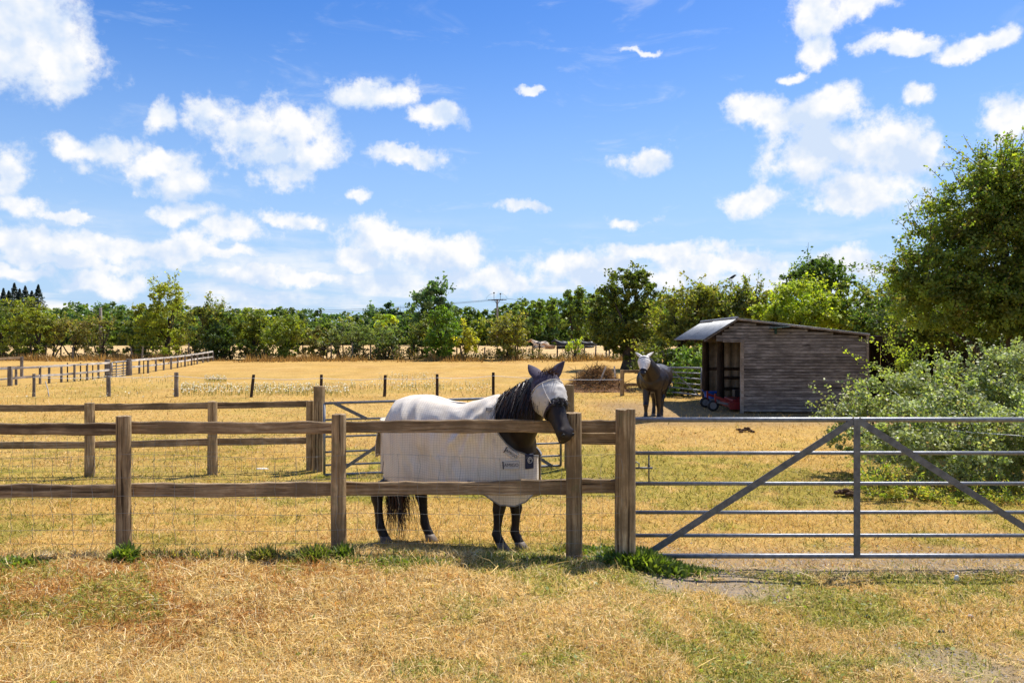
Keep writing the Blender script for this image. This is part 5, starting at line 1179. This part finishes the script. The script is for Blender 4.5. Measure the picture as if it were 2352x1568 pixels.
def rug_pt(x, j, side, prof):
    l, z = prof[0][j], prof[1][j]; hang = max(0, (rug_mid(x) + .12 - z) / .5); top = rug_top(x)
    rg = 1 - 2 * abs(hn(x * 4.2 + side * 9 + z * .9, z * .9, 1.3)); fold = .034 * max(-.4, rg - .45) * (.30 + .8 * hang) + .014 * hn(x * 17 + z * 11, z * 3.5, 4.4) * (.35 + hang * .5) + .012 * math.sin((x * 1.1 + z) * 26) * math.exp(-((x - .12) / .22) ** 2) * max(0, min(1, (top - z) * 6)) * (1 - hang * .7)
    for (xa, za, xb, zb, wd, am) in FOLDS:
        dxx, dzz = xb - xa, zb - za; L_ = dxx * dxx + dzz * dzz; tq = max(0, min(1, ((x - xa) * dxx + (z - za) * dzz) / L_)); dd = ((x - xa - dxx * tq) * dzz - (z - za - dzz * tq) * dxx) / math.sqrt(L_); d2 = math.hypot(x - xa - dxx * tq, z - za - dzz * tq)
        am *= 1.5
        fold += am * math.exp(-(d2 / wd) ** 2) * math.sin(math.pi * min(1, .15 + tq * .85)) - am * .6 * math.exp(-((d2 - wd * 1.7) / wd) ** 2) * (dd > 0)
    fold = max(fold, -.012)
    dip = .030 * math.exp(-((x + .02) / .16) ** 2) * max(0, 1 - l / .16)
    return f1(x, side * (l + fold + .004), z - dip + .010 * hn(x * 9, l * 9, 7.7) * (l < .2) + (.022 * hn(x * 5.2 + side, 1.1, 2.2) * max(0, hang - .55)))
vs = []; fs = []; uvs = []; rows_ = {}
for side in (-1, 1):
    b0 = len(vs)
    for i, x in enumerate(xs):
        pr = rug_profile(x, mrow, side)
        for j in range(mrow):
            vs.append(rug_pt(x, j, side, pr) - O1); uvs.append((x, (rug_top(x) - neckline(x) if x > XW else 0) + pr[2][j]))
    for i in range(len(xs) - 1):
        for j in range(mrow - 1):
            q = (b0 + i * mrow + j, b0 + (i + 1) * mrow + j, b0 + (i + 1) * mrow + j + 1, b0 + i * mrow + j + 1); fs.append(q if side < 0 else q[::-1])
    # rear closes round the buttocks
    nb = len(vs); pr = rug_profile(XB, mrow, side); steps = 5
    for s in range(1, steps + 1):
        for j in range(mrow):
            f = 1 - s / steps; l, z = pr[0][j], pr[1][j]; vs.append(f1(XB - .05 * math.sin(math.pi / 2 * s / steps) - .012 * hn(z * 8, s), side * l * math.cos(math.pi / 2 * s / steps * .92), z) - O1); uvs.append((XB - .05 * s / steps, pr[2][j]))
    top_rows = int(mrow * .34)
    for s in range(steps):
        for j in range(top_rows if s > 1 else mrow - 1):
            a = (nb + (s - 1) * mrow) if s > 0 else b0; c = nb + s * mrow; q = (c + j, a + j, a + j + 1, c + j + 1); fs.append(q if side < 0 else q[::-1])
mb = MB(); mb.add(vs, fs); me = mb.mesh('rug', smooth=True); ul = me.uv_layers.new(name='UVMap')
li = np.zeros(len(me.loops), np.int32); me.loops.foreach_get('vertex_index', li); ul.data.foreach_set('uv', np.array(uvs, np.float32)[li].ravel())
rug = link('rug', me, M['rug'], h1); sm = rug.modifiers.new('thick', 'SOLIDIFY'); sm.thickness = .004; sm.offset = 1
def rug_edge(pts, r_, mat='trim', nm='binding'): MB().tube(pts, r_, 6, flat=.6).build(nm, M[mat], rug, smooth=True)
for side in (-1, 1):
    P = [(x, rug_profile(x, mrow, side)) for x in xs]
    rug_edge([rug_pt(x, mrow - 1, side, pr) for x, pr in P[2:]], .006); rug_edge([rug_pt(x, 0, side, pr) for x, pr in P if x > XW], .009)
# tail flap
mb = MB(); vs = []; fs = []
for i in range(9):
    for j in range(9):
        t = i / 8; l = (j / 8 - .5) * .26 * (1 - .25 * t ** 3); vs.append(f1(-.81 - .055 * math.sin(t * 1.9) + .05 * (l / .13) ** 2, l, 1.10 - .36 * t) - O1)
for i in range(8):
    for j in range(8): fs.append((i * 9 + j, i * 9 + j + 1, (i + 1) * 9 + j + 1, (i + 1) * 9 + j))
mb.add(vs, fs); me = mb.mesh('tail_flap', smooth=True); me.uv_layers.new(name='UVMap'); uvl = np.array([(v.co.y, v.co.z) for v in me.vertices], np.float32); li = np.zeros(len(me.loops), np.int32); me.loops.foreach_get('vertex_index', li); me.uv_layers[0].data.foreach_set('uv', uvl[li].ravel())
tfp = link('tail_flap', me, M['rug'], rug); sm = tfp.modifiers.new('thick', 'SOLIDIFY'); sm.thickness = .005

def on_rug(x, z):
    """point and outward direction on the near side of the rug at station x, height z"""
    pr = rug_profile(x, mrow, -1); j = int(np.argmin(abs(pr[1] - z))); p = rug_pt(x, j, -1, pr); pr2 = rug_profile(x + .03, mrow, -1); p2 = rug_pt(x + .03, int(np.argmin(abs(pr2[1] - z))), -1, pr2)
    t = (p2 - p); t.z = 0; t.normalize(); return p, t, Vector((t.y, -t.x, 0))
def rug_label(x, z, ln, ht, tilt, text=None, mat='tag'):
    p, t, nrm = on_rug(x, z); up = Vector((0, 0, 1)); tx = t * math.cos(tilt) + up * math.sin(tilt); ty = up * math.cos(tilt) - t * math.sin(tilt); c = p + nrm * .016
    mb = MB(); vs = [c + tx * (sx * ln / 2) + ty * (sy * ht / 2) + nrm * (dz) for dz in (-.010, .003) for sx, sy in ((-1, -1), (1, -1), (1, 1), (-1, 1))]
    mb.add(vs, [(3, 2, 1, 0), (4, 5, 6, 7), (0, 1, 5, 4), (1, 2, 6, 5), (2, 3, 7, 6), (3, 0, 4, 7)]); o = mb.build('strap_label', M[mat], rug)
    mb = MB(); b_ = c - tx * (ln * .47); mb.add([b_ + tx * (sx * ln * .035) + ty * (sy * ht / 2 * 1.03) + nrm * .005 for sx, sy in ((-1, -1), (1, -1), (1, 1), (-1, 1))], [(0, 1, 2, 3)]); mb.build('strap_end', M['ink'], rug)
    if text:
        cu = bpy.data.curves.new('lettering', 'FONT'); cu.body = text; cu.align_x = 'CENTER'; cu.align_y = 'CENTER'; cu.size = ht * .62
        tmp = bpy.data.objects.new('tmp', cu); COL.objects.link(tmp); dg = bpy.context.evaluated_depsgraph_get(); dg.update(); tm = bpy.data.meshes.new_from_object(tmp.evaluated_get(dg)); bpy.data.objects.remove(tmp, do_unlink=True)
        mat4 = Matrix((tx, ty, nrm)).transposed().to_4x4(); mat4.translation = c + tx * (ln * .04) + nrm * .0055 - O1; tm.transform(mat4); link('lettering', tm, M['ink'], rug)
rug_label(.575, .775, .140, .062, rad(3), 'AMIGO'); rug_label(.575, .880, .118, .055, rad(-32), 'AMIGO')
rug_label(.36, 1.245, .06, .030, rad(0), None)
rug_label(-.02, .585, .085, .030, rad(-38), None, 'trim'); rug_label(.225, .585, .085, .032, rad(80), None, 'trim')
# navy chest flap with round badge
bp_, bt_, bn = on_rug(.695, .80); cp = bp_ + bn * .012; mb = MB(); mb.box(cp, (.085, .014, .125), Matrix.Rotation(math.atan2(bt_.y, bt_.x), 3, 'Z')); mb.build('chest_patch', M['navy'], rug, bevel=.005)
bc = cp + bn * .0085; sd = Vector((-bn.y, bn.x, 0))
for q, rr_ in enumerate((.024, .013)): MB().tube([bc + sd * (rr_ * math.cos(a)) + Vector((0, 0, rr_ * math.sin(a) + .01)) for a in np.linspace(.3 * q, 6.28 - q * 1.8, 20)], .0026, 5).build('badge', M['tape'], rug)

# ---- fly mask, horse one
def mask_shell(hd, name, mat, parent, t0, t1, off, n=36, m=18, phi_lim=math.pi, puff=0.0, seed=0):
    """follows the head between the two edge functions t0(phi) and t1(phi)"""
    vs = []; fs = []; base = wloc(parent)
    for i in range(m + 1):
        for k in range(n + 1):
            ph = -phi_lim + 2 * phi_lim * k / n; a, b_ = t0(ph), t1(ph); t = a + (b_ - a) * i / m
            o = off + puff * math.sin(math.pi * i / m) * (.4 + .6 * abs(math.sin(ph))) + .008 * hn(t * 14 + seed, ph * 2.2) + .006 * hn(t * 30 + seed + ph * 3, ph * 5.2)
            vs.append(hd.pt(t, ph, o) - base)
    for i in range(m):
        for k in range(n): fs.append((i * (n + 1) + k, i * (n + 1) + k + 1, (i + 1) * (n + 1) + k + 1, (i + 1) * (n + 1) + k))
    mb = MB(); mb.add(vs, fs); o = link(name, mb.mesh(name, smooth=True), mat, parent); sm = o.modifiers.new('thick', 'SOLIDIFY'); sm.thickness = .003; return o
M['purple'] = plain('dark purple stretch cloth', (.050, .036, .060), rough=.75, var=.3, scale=30, bs=.4)
M['mesh_panel'] = plain('pale grey fly mesh', (.50, .47, .43), rough=.65, var=.14, scale=16, bs=.4, bd=.006)
M['mesh_white'] = plain('off white fly mesh', (.72, .67, .61), rough=.65, var=.12, scale=16, bs=.3)
msk = mask_shell(hd1, 'fly_mask', M['mesh_panel'], h1, lambda p: .085 + .03 * abs(p), lambda p: .445 + .045 * min(abs(p), 2.4), .012, puff=.014, seed=2)
mask_shell(hd1, 'mask_crown', M['purple'], msk, lambda p: -.085 + .03 * abs(p), lambda p: .105 + .03 * abs(p), .016, seed=5)
mask_shell(hd1, 'mask_noseband', M['black'], msk, lambda p: .43 + .045 * min(abs(p), 2.4), lambda p: .475 + .045 * min(abs(p), 2.4), .017, m=4, seed=6)
mask_shell(hd1, 'fleece', M['black'], msk, lambda p: .40 + .02 * abs(p), lambda p: .53 - .03 * abs(p), .016, m=8, phi_lim=1.0, seed=9)
MB().tube([hd1.pt(t, sgn * .80, .030 * math.sin(math.pi * min(1, max(0, (t - .11) / .38))) + .011) for t in np.linspace(.11, .49, 9)], .0035, 5).build('seam', M['mesh_white'], msk, smooth=True)
MB().tube([hd1.pt(.10 + .03 * abs(p), p, .019) for p in np.linspace(-2.9, 2.9, 30)], .004, 5).build('seam', M['mesh_white'], msk, smooth=True)
MB().tube([hd1.pt(.445 + .045 * min(abs(p), 2.4), p, .018) for p in np.linspace(-2.9, 2.9, 30)], .006, 5).build('binding', M['purple'], msk, smooth=True)
MB().tube([hd1.pt(.99, p, .001) for p in np.linspace(2.2, 4.08, 9)], .006, 5).build('lip', plain('pale lip skin', (.20, .13, .10), rough=.6), h1, smooth=True)
for (b_, t_, f_, w_) in e1:
    mb = MB(); b2 = Vector(b_); t2 = Vector(t_); ear(mb, b2 - (t2 - b2) * .05, t2 + (t2 - b2).normalized() * .014, f_, w_ * 1.22); mb.build('ear_cover', M['purple'], msk, smooth=True)
n = 260; phs = r.normal(size=n) * .6; roots = np.array([hd1.pt(.40 + .10 * r.random(), p, .016) for p in phs]); dirs = np.array(hd1.a * .5 + hd1.u * .5) + r.normal(size=(n, 3)) * .7
hair_ribbons('fleece_edge', roots, dirs, .014 + .02 * r.random(n), r, msk, np.tile([[.012, .012, .013]], (n, 1)), width=.003, seg=3)['kind'] = 'stuff'

# ------------------------------------------------------------------ second horse, walking towards the viewer
pc = ground_at(1490, 966); K2 = 1.06; th2 = math.atan2(-1.0, -.33); ctr = Vector((pc.x + .27, pc.y + .66, 0)); O2 = Vector((ctr.x, ctr.y, g1(ctr.x, ctr.y))); f2h = Frame(O2, th2)
h2 = thing('horse', 'dark bay horse in a white fly mask walking towards the fence by the shed', 'horse', O2)
hy = f2h(.9, 0, 0).y - .12
hd2 = Head(W(1480, 822, hy + .06), W(1477, 861, hy - .25), k=1.36)
ft2 = [(.30, .135, 0, .03), (.60, -.125, 0, .0), (-.30, .12, 0, 0), (-.66, -.12, 0, 0)]
if f2h(0, 1, 0).x < f2h(0, -1, 0).x: ft2 = [(.60, .125, 0, .0), (.30, -.135, 0, .03), (-.66, .12, 0, 0), (-.30, -.12, 0, 0)]
L2, H2 = legs_for(f2h, K2, ft2)
sg = 1 if hd2.s.x < 0 else -1
e2 = [(hd2.pt(.0, sg * .80, -.01), W(1460, 809, hy + .16), (0, -1, .2), .034), (hd2.pt(.0, -sg * .80, -.01), W(1501, 808, hy + .16), (0, -1, .2), .034)]
nm = f2h(.70, 0, 1.24).lerp(hd2.P, .35); me = horse_body(f2h, hd2, nm, [[(p, a * 1.25, b_ * 1.25, w_) for p, a, b_, w_ in L] for L in L2], e2, .013, K2, 1.42); me.transform(Matrix.Translation(-O2)); link('body', me, M['hide_bay'], h2)
for i, c in enumerate(H2): hoof(h2, f2h, c, K2, M['hoof' if i != 1 else 'hoof_dark'])
for s in (-1, 1): MB().ball(hd2.pt(.95, s * .75, .0), .013, 8, 6).build('nostril', M['black'], h2, smooth=True)
m2 = mask_shell(hd2, 'fly_mask', M['mesh_white'], h2, lambda p: -.02 + .03 * abs(p), lambda p: .74 + .0 * abs(p), .014, puff=.014, seed=12)
mask_shell(hd2, 'brow_band', M['navy'], m2, lambda p: .06 + .03 * abs(p), lambda p:   .115 + .03 * abs(p), .021, m=3, seed=13)
mask_shell(hd2, 'nose_band', M['navy'], m2, lambda p: .72, lambda p: .76, .020, m=3, seed=14)
for (b_, t_, f_, w_) in e2: mb = MB(); ear(mb, Vector(b_), Vector(t_) + (Vector(t_) - Vector(b_)).normalized() * .012, f_, w_ * 1.15); mb.build('ear_cover', M['mesh_white'], m2, smooth=True)
n = 500; td = f2h(-.735, 0, 1.08); roots = np.array(td) + r.normal(size=(n, 3)) * .03; dirs = np.array((0, 0, -1)) + r.normal(size=(n, 3)) * np.array([.08, .08, .02])
hair_ribbons('tail', roots, dirs, .4 + .45 * r.random(n), r, h2, np.tile([[.012, .009, .008]], (n, 1)), width=.008, droop=.02, wave=.05)
n = 300; tt = r.random(n); w2 = f2h(.42, 0, 1.40); roots = np.array([w2.lerp(hd2.pt(-.04, 0, 0), t) + Vector((0, 0, .06 * math.sin(math.pi * t))) for t in tt]); dirs = np.array(f2h.v(0, .8, -.7)) + r.normal(size=(n, 3)) * .25
hair_ribbons('mane', roots, dirs, .10 + .10 * r.random(n), r, h2, np.tile([[.014, .010, .008]], (n, 1)), width=.006)

# ------------------------------------------------------------------ cattle lying in the far field
M['cow_black'] = plain('black cattle coat', (.016, .015, .015), rough=.5, var=.3); M['cow_tan'] = plain('tan cattle coat', (.42, .23, .10), rough=.7, var=.3)
def patch_mat():
    m, nt, b, _ = new_mat('patched cattle coat'); tc = nn(nt, 'ShaderNodeTexCoord'); n = nn(nt, 'ShaderNodeTexNoise', {'Vector': tc.outputs['Object'], 'Scale': 1.6, 'Detail': 3})
    nt.links.new(ramp(nt, n.outputs[0], [(.40, (.05, .04, .04)), (.44, (.62, .50, .36)), (.62, (.70, .60, .47)), (.66, (.35, .18, .07))]), b.inputs['Base Color']); b.inputs['Roughness'].default_value = .8; return m
M['cow_patch'] = patch_mat()
def cow(px, py, th, mat, label, scale=1.0, head_mat=None):
    p = ground_at(px, py); fr = Frame(p, th); t = thing('cow', label, 'cow', p, 'cattle resting in the far field'); k = scale; mb = MB(); fw = fr.v(1, 0, 0); up = Vector((0, 0, 1))
    mb.loft([(fr(x * k, 0, z * k), fw, up, w * k, a * k, b * k) for x, z, w, a, b in ((-1.12, .42, .10, .12, .20), (-1.0, .48, .36, .30, .42), (-.65, .50, .52, .38, .48), (-.2, .46, .56, .34, .46), (.25, .47, .50, .38, .46), (.6, .52, .38, .40, .44), (.85, .55, .22, .25, .30), (.95, .56, .08, .1, .1))], 16)
    mb.loft([(fr(x * k, .06 * k, z * k), fr.v(.8, .1, .5), up, w * k, a * k, a * k) for x, z, w, a in ((.55, .62, .22, .30), (.85, .80, .16, .22), (1.08, .95, .13, .16))], 14)
    for (x, y, z) in ((.55, .45, .12), (.45, -.5, .12), (-.55, .6, .16), (-.5, -.62, .16)): mb.tube([fr(x * k - .25 * k, y * k * .8, z * k), fr(x * k + .1 * k, y * k, z * k * .9), fr((x + .38) * k, y * k * .9, .08 * k)], [.14 * k, .11 * k, .06 * k], 8)
    me = remeshed(mb, .05, 3); me.transform(Matrix.Translation(-p)); link('body', me, M[mat], t)
    mb = MB(); a = fr.v(.9, .1, -.42); hs = [(fr(1.08 * k, .06 * k, .98 * k) + a * (d * k), a, up, w * k, h * k, h * k) for d, w, h in ((-.14, .08, .08), (-.05, .15, .14), (.10, .15, .15), (.28, .11, .12), (.42, .10, .10), (.50, .07, .06))]; mb.loft(hs, 14)
    for s in (-1, 1): c = fr(1.04 * k, (.06 + s * .14) * k, 1.03 * k); mb.loft([(c + fr.v(-.02, s, .1) * (d * k), fr.v(-.02, s, .1), up, w * k, .03 * k, .03 * k) for d, w in ((-.05, .03), (.03, .06), (.13, .055), (.20, .01))], 8)
    mb.build('head', M[head_mat or mat], t, smooth=True)
cow(1240, 799, rad(178), 'cow_patch', 'brown and white cow lying leftmost in the far field', 1.0, 'cow_tan')
cow(1262, 801, rad(170), 'cow_tan', 'pale tan calf lying behind the sapling in the far field', .62)
cow(1296, 801, rad(172), 'cow_black', 'black cow lying in front in the middle of the far cattle', 1.02)
cow(1304, 798, rad(12), 'cow_black', 'black cow lying just behind another black cow', 1.0)
cow(1346, 799, rad(175), 'cow_black', 'black cow lying alone at the right of the far cattle', 1.0)
# ================================================================== poles, wires, bird, small things on the ground
M['pole'] = wood('pole timber', 'Z', (.10, .085, .07), (.22, .19, .165), (.36, .33, .30), knots=False)
def power_pole(px, top, base_y, Y, label, arm=True):
    x = (px - CX) / F * Y; b = Vector((x, Y, g1(x, Y))); zt = CAMH + (HZ - top) / F * Y; t = thing('power_pole', label, 'pole', b)
    MB().tube([b - Vector((0, 0, .3)), Vector((x, Y, zt))], [.17, .12], 10).build('pole', M['pole'], t, smooth=True)
    if arm:
        MB().box((x, Y - .1, zt - .12), (1.5, .12, .12)).build('cross_arm', M['timber_dark'], t)
        MB().tube([(x - .35, Y - .1, zt - .15), (x, Y - .1, zt - .7)], .04, 5).build('arm_brace', M['timber_dark'], t); MB().tube([(x + .35, Y - .1, zt - .15), (x, Y - .1, zt - .7)], .04, 5).build('arm_brace', M['timber_dark'], t)
        for dx_, h in ((-.42, .82), (.42, .70)):
            MB().tube([(x + dx_, Y - .1, zt - .1), (x + dx_, Y - .1, zt + h)], .03, 5).build('insulator_pin', M['timber_dark'], t); MB().ball((x + dx_, Y - .1, zt + h), .11, 8, 6).build('insulator', M['black'], t)
        for dx_ in (-.95, .95):
            MB().tube([(x + dx_ * .65, Y - .1, zt - .08), (x + dx_ * 1.3, Y - .1, zt - .10)], .05, 6).build('strain_insulator', M['black'], t)
        for dx_, rr_ in ((-.42, 1.0), (.42, .9)):
            s = -1 if dx_ < 0 else 1; MB().tube([(x + dx_ + s * rr_ * math.sin(a), Y - .1, zt - .1 + .85 * math.cos(a)) for a in np.linspace(0, 1.5, 8)], .014, 4).build('jumper_wire', M['black'], t)
    return Vector((x, Y - .1, zt - .08))
a = power_pole(1142, 687, 800, 105, 'wooden power pole with cross arm and insulators above the far hedge')
c = power_pole(231, 706, 800, 68, 'plain wooden pole standing among the hedge bushes on the left', arm=False)
for i, off in enumerate((-.5, .5)):
    L_ = Vector((a.x - 66, a.y + 62, a.z + 1.6)); R_ = Vector((a.x + 60, a.y + 48, a.z - 2.0)); pts = [L_.lerp(a + Vector((off * 2.4, 0, 0)), k / 20) - Vector((0, 0, 1.3 * math.sin(math.pi * k / 20))) for k in range(21)] + [(a + Vector((off * 2.4, 0, 0))).lerp(R_, k / 12) - Vector((0, 0, 1.0 * math.sin(math.pi * k / 12))) for k in range(1, 13)]
    o = MB().tube([p + Vector((0, off * .6, off * .35)) for p in pts], .022, 4).build('power_line', M['black'], loc=a); props(o, ['lower', 'upper'][i] + ' of the two thin power lines meeting the pole with the cross arm', 'wire')

# bird on the hedge top
bp = W(1681, 641, 32.6); bird = thing('crow', 'black bird perched on the top twigs behind the shed', 'bird', bp); mb = MB()
mb.loft([(bp + Vector((x, 0, z)), (1, 0, .35), (0, 0, 1), w, h, h) for x, z, w, h in ((-.16, .0, .02, .012), (-.08, .03, .045, .03), (.0, .07, .06, .055), (.07, .11, .055, .055), (.11, .145, .04, .045), (.15, .16, .035, .035), (.18, .16, .012, .012), (.22, .155, .004, .004))], 10)
mb.tube([bp + Vector((0, 0, .05)), bp + Vector((.0, 0, -.06))], .008, 4); bm_ = remeshed(mb, .009, 2); bm_.transform(Matrix.Translation(-bp)); link('body', bm_, M['black'], bird)
tw = MB().tube([W(1690, 668, 32.7), W(1683, 650, 32.6), bp + Vector((0, 0, -.05)), W(1672, 642, 32.6)], [.02, .015, .011, .006], 5).build('perch_twig', M['bark'], loc=W(1690, 668, 32.7)); props(tw, 'bare arching twig under the perched black bird', 'twig')

# dung heaps
M['dung'] = plain('dry horse dung', (.085, .045, .022), rough=.95, var=.45, scale=30, bs=.6, bd=.01)
for px, py, n, lab in ((1714, 992, 15, 'crumbled brown dung pile behind the large gate, left of the bramble'), (1944, 1139, 13, 'brown dung pile near the middle upright of the large gate')):
    p = ground_at(px, py); t = thing('dung_pile', lab, 'dung', p, 'horse dung on the paddock'); rr = random.Random(px)
    for i in range(n):
        x, y = rr.gauss(0, .085), rr.gauss(0, .06); s = rr.uniform(.022, .04); z = .02 + max(0, .05 - .4 * math.hypot(x, y)) + (.03 if rr.random() < .3 else 0); MB().ball(p + Vector((x, y, z)), (s * 1.2, s, s * .85), 8, 6).build('dropping', M['dung'], t, smooth=True)
# pale slab lying in the grass between the fences, small stones
M['chalk'] = plain('pale stone', (.62, .58, .50), rough=.9, var=.15, scale=20)
def stone(px, py, size, mat, label, seed, name='stone', cat='stone'):
    p = ground_at(px, py); vs = []; mb = MB(); mb.ball((0, 0, 0), size, 12, 8); mb.v = [tuple(Vector(v) * (1 + .28 * hn(v[0] / size[0] + seed, v[1] / size[1], v[2] / size[2]))) for v in mb.v]; mb.v = [(v[0] + p.x, v[1] + p.y, v[2] + p.z + size[2] * .4) for v in mb.v]
    return props(mb.build(name, mat, smooth=True, loc=p), label, cat)
stone(603, 1077, (.10, .05, .015), M['chalk'], 'flat pale slab lying in the grass between the two wooden fences', 3)
stone(1937, 1331, (.025, .02, .018), plain('dark flint', (.06, .055, .05), rough=.7), 'small dark stone on the verge in front of the gate upright', 4)
stone(2197, 1332, (.022, .012, .03), plain('white quartz', (.8, .78, .75), rough=.6), 'upright white feather like flake on the verge at the right', 5)
stone(2230, 1417, (.022, .016, .014), M['chalk'], 'small pale stone on the verge at the lower right', 6)
stone(1993, 1417, (.020, .016, .014), M['black'], 'small black lump on the bare patch of the verge', 7)
stone(2161, 1452, (.022, .018, .014), M['black'], 'small black lump nearest the lower right corner', 8)

# green weeds round the posts, and a tuft in place of one post's shadow
def tuft(px, py, n, spread, h, pal, label, seed, broad=False, cat='weeds'):
    p = ground_at(px, py); r = np.random.default_rng(seed); x = r.normal(size=n) * spread[0]; y = r.normal(size=n) * spread[1]; X = p.x + x; Y = p.y + y; Z = gz(X, Y)
    ln = h * (.4 + .8 * r.random(n)) * np.exp(-(x / spread[0] / 2.2) ** 2); az = r.random(n) * 6.283; up = .5 + .9 * r.random(n); d = np.stack([np.cos(az) * np.cos(up), np.sin(az) * np.cos(up), np.sin(up)], 1)
    w = np.stack([-np.sin(az), np.cos(az), np.zeros(n)], 1) * (.011 if broad else .0045) * (.6 + .8 * r.random((n, 1))); b_ = np.stack([X, Y, Z - .005], 1); m = b_ + d * (ln * .55)[:, None]; tip = b_ + d * ln[:, None] - np.array([0, 0, 1]) * (ln * .22)[:, None]
    v = np.stack([b_ - w * .4, b_ + w * .4, m + w, m - w, tip], 1).reshape(-1, 3) - np.array(p); i = np.arange(n)[:, None] * 5; f = np.concatenate([i + np.array([[0, 1, 2]]), i + np.array([[0, 2, 3]]), i + np.array([[3, 2, 4]])]); pal = np.array(pal)
    c = pal[r.integers(0, len(pal), n)] * (.7 + .6 * r.random((n, 1))); o = link('weed_tuft', np_mesh('weed_tuft', v, f, np.repeat(c, 5, 0)), M['leaf'], loc=p); return props(o, label, cat, kind='stuff')
GR = [(.17, .23, .035), (.24, .29, .05), (.11, .16, .025)]; GD = [(.20, .22, .05), (.42, .33, .11), (.13, .15, .03)]
tuft(1478, 1296, 5200, (.20, .10), .17, GR, 'bright green grass mound at the foot of the thick gate post', 1, True)
tuft(1380, 1270, 1500, (.20, .07), .09, GR, 'green weeds between the last post and the gate post', 2, True)
tuft(1318, 1266, 700, (.09, .05), .12, GD, 'dry and green weeds round the foot of the last fence post', 3)
tuft(1240, 1285, 1200, (.28, .07), .06, GR + GD[1:2], 'short green grass below the horse front feet', 4)
tuft(725, 1282, 900, (.10, .05), .15, GD + GR[:1], 'spiky tuft standing in for the post shadow left of the middle post', 5)  # the middle post's shadow, built as a tuft of blades
tuft(600, 1282, 600, (.07, .04), .14, GD, 'yellowish grass tuft between the two left posts', 6)
tuft(790, 1275, 400, (.05, .04), .13, GR, 'green weeds at the foot of the middle post', 7)
tuft(288, 1283, 350, (.05, .04), .16, GR, 'bindweed sprouting at the foot of the left post', 8, True)
tuft(440, 1282, 300, (.25, .05), .12, GD, 'sparse tall stalks by the netting between the left posts', 9)
tuft(930, 1292, 1200, (.32, .06), .07, GR + GD, 'green grass in the shadow under the netting below the horse', 10)
tuft(20, 1296, 300, (.18, .06), .08, GR, 'small green weeds by the netting at the left edge', 11, True)
tuft(1560, 1310, 1500, (.18, .10), .07, GR + GD[1:2], 'green grass spreading from the gate post onto the track', 12)

# daisies and yarrow in the paddock
def daisies():
    r = np.random.default_rng(66); P = []
    for (x0, x1, y0, y1, n) in ((415, 800, 888, 910, 1000), (800, 1020, 884, 898, 160), (470, 520, 872, 878, 120), (870, 1000, 862, 880, 110), (150, 420, 868, 884, 160), (0, 400, 890, 930, 60), (900, 1130, 880, 905, 160)):
        for _ in range(n):
            q = ground_at_fast(x0 + (x1 - x0) * r.random(), y0 + (y1 - y0) * r.random()); P.append(q)
    P = np.array(P); n = len(P); h = .12 + .14 * r.random(n); s = .014 + .013 * r.random(n); c = P + np.stack([np.zeros(n), np.zeros(n), h], 1); nr = unit(r, n) * .5 + np.array([0, -.3, .8]); nr /= np.linalg.norm(nr, axis=1)[:, None]
    v, f = leaf_quads(c, nr, s * 2.6, r, 1.0); w = np.array([.006, 0, 0]); st = np.stack([P - w, P + w, c], 1).reshape(-1, 3)
    sten = np.stack([st[0::3], st[1::3], st[2::3], st[2::3] + w], 1).reshape(-1, 3); sf = np.arange(len(sten)).reshape(-1, 4) + len(v)
    col = np.concatenate([np.tile([[.85, .83, .74]], (len(v), 1)), np.tile([[.14, .16, .05]], (len(sten), 1))])
    props(link('daisies', np_mesh('daisies', np.concatenate([v, sten]), np.concatenate([f, sf]), col), M['leaf']), 'drifts of small white daisies in the dry paddock', 'flowers', kind='stuff')
def ground_at_fast(px, py):
    Y = 25.0
    for _ in range(14): x = (px - CX) / F * Y; Y = .5 * (Y + (CAMH - g1(x, Y)) * F / (py - HZ))
    x = (px - CX) / F * Y; return (x, Y, g1(x, Y))
daisies()
# gravel on the track and the bare patches
def gravel():
    r = np.random.default_rng(44); n = 26000; Y = 4.0 + 3.9 * r.random(n); X = .6 + 4.6 * r.random(n); so = grass_mix(X, Y)[2]; k = r.random(n) < so * .8; X, Y = X[k], Y[k]; n = len(X); s = .004 + .010 * r.random(n) ** 3
    o = np.array([[1, 0, 0], [0, 1, 0], [-1, 0, 0], [0, -1, 0], [0, 0, .8]]); v = np.stack([X, Y, gz(X, Y)], 1)[:, None] + (o[None] * (.7 + .6 * r.random((n, 5, 1)))) * s[:, None, None]; i = np.arange(n)[:, None] * 5
    f = np.concatenate([i + np.array([[a, (a + 1) % 4, 4]]) for a in range(4)]); c = np.array([.33, .28, .23]) * (.5 + .9 * r.random((n, 1)))
    props(link('gravel', np_mesh('gravel', v.reshape(-1, 3), f, np.repeat(c, 5, 0)), M['straw']), 'loose pale grit on the track and bare patches', 'gravel', kind='stuff')
gravel()
# tape strung past the bramble
for i, pts in enumerate([[(2040, 888, 12.0), (2075, 915, 11.6), (2112, 952, 11.2)], [(2125, 982, 10.9), (2230, 992, 10.4), (2356, 1001, 10.0)]]):
    P = [W(*q) for q in pts]; o = MB().tube(P, .006, 4, flat=.5).build('electric_tape', M['tape'], loc=P[0]); props(o, ['white electric tape slanting down over the bramble top', 'white electric tape low across the bramble behind the gate'][i], 'tape')
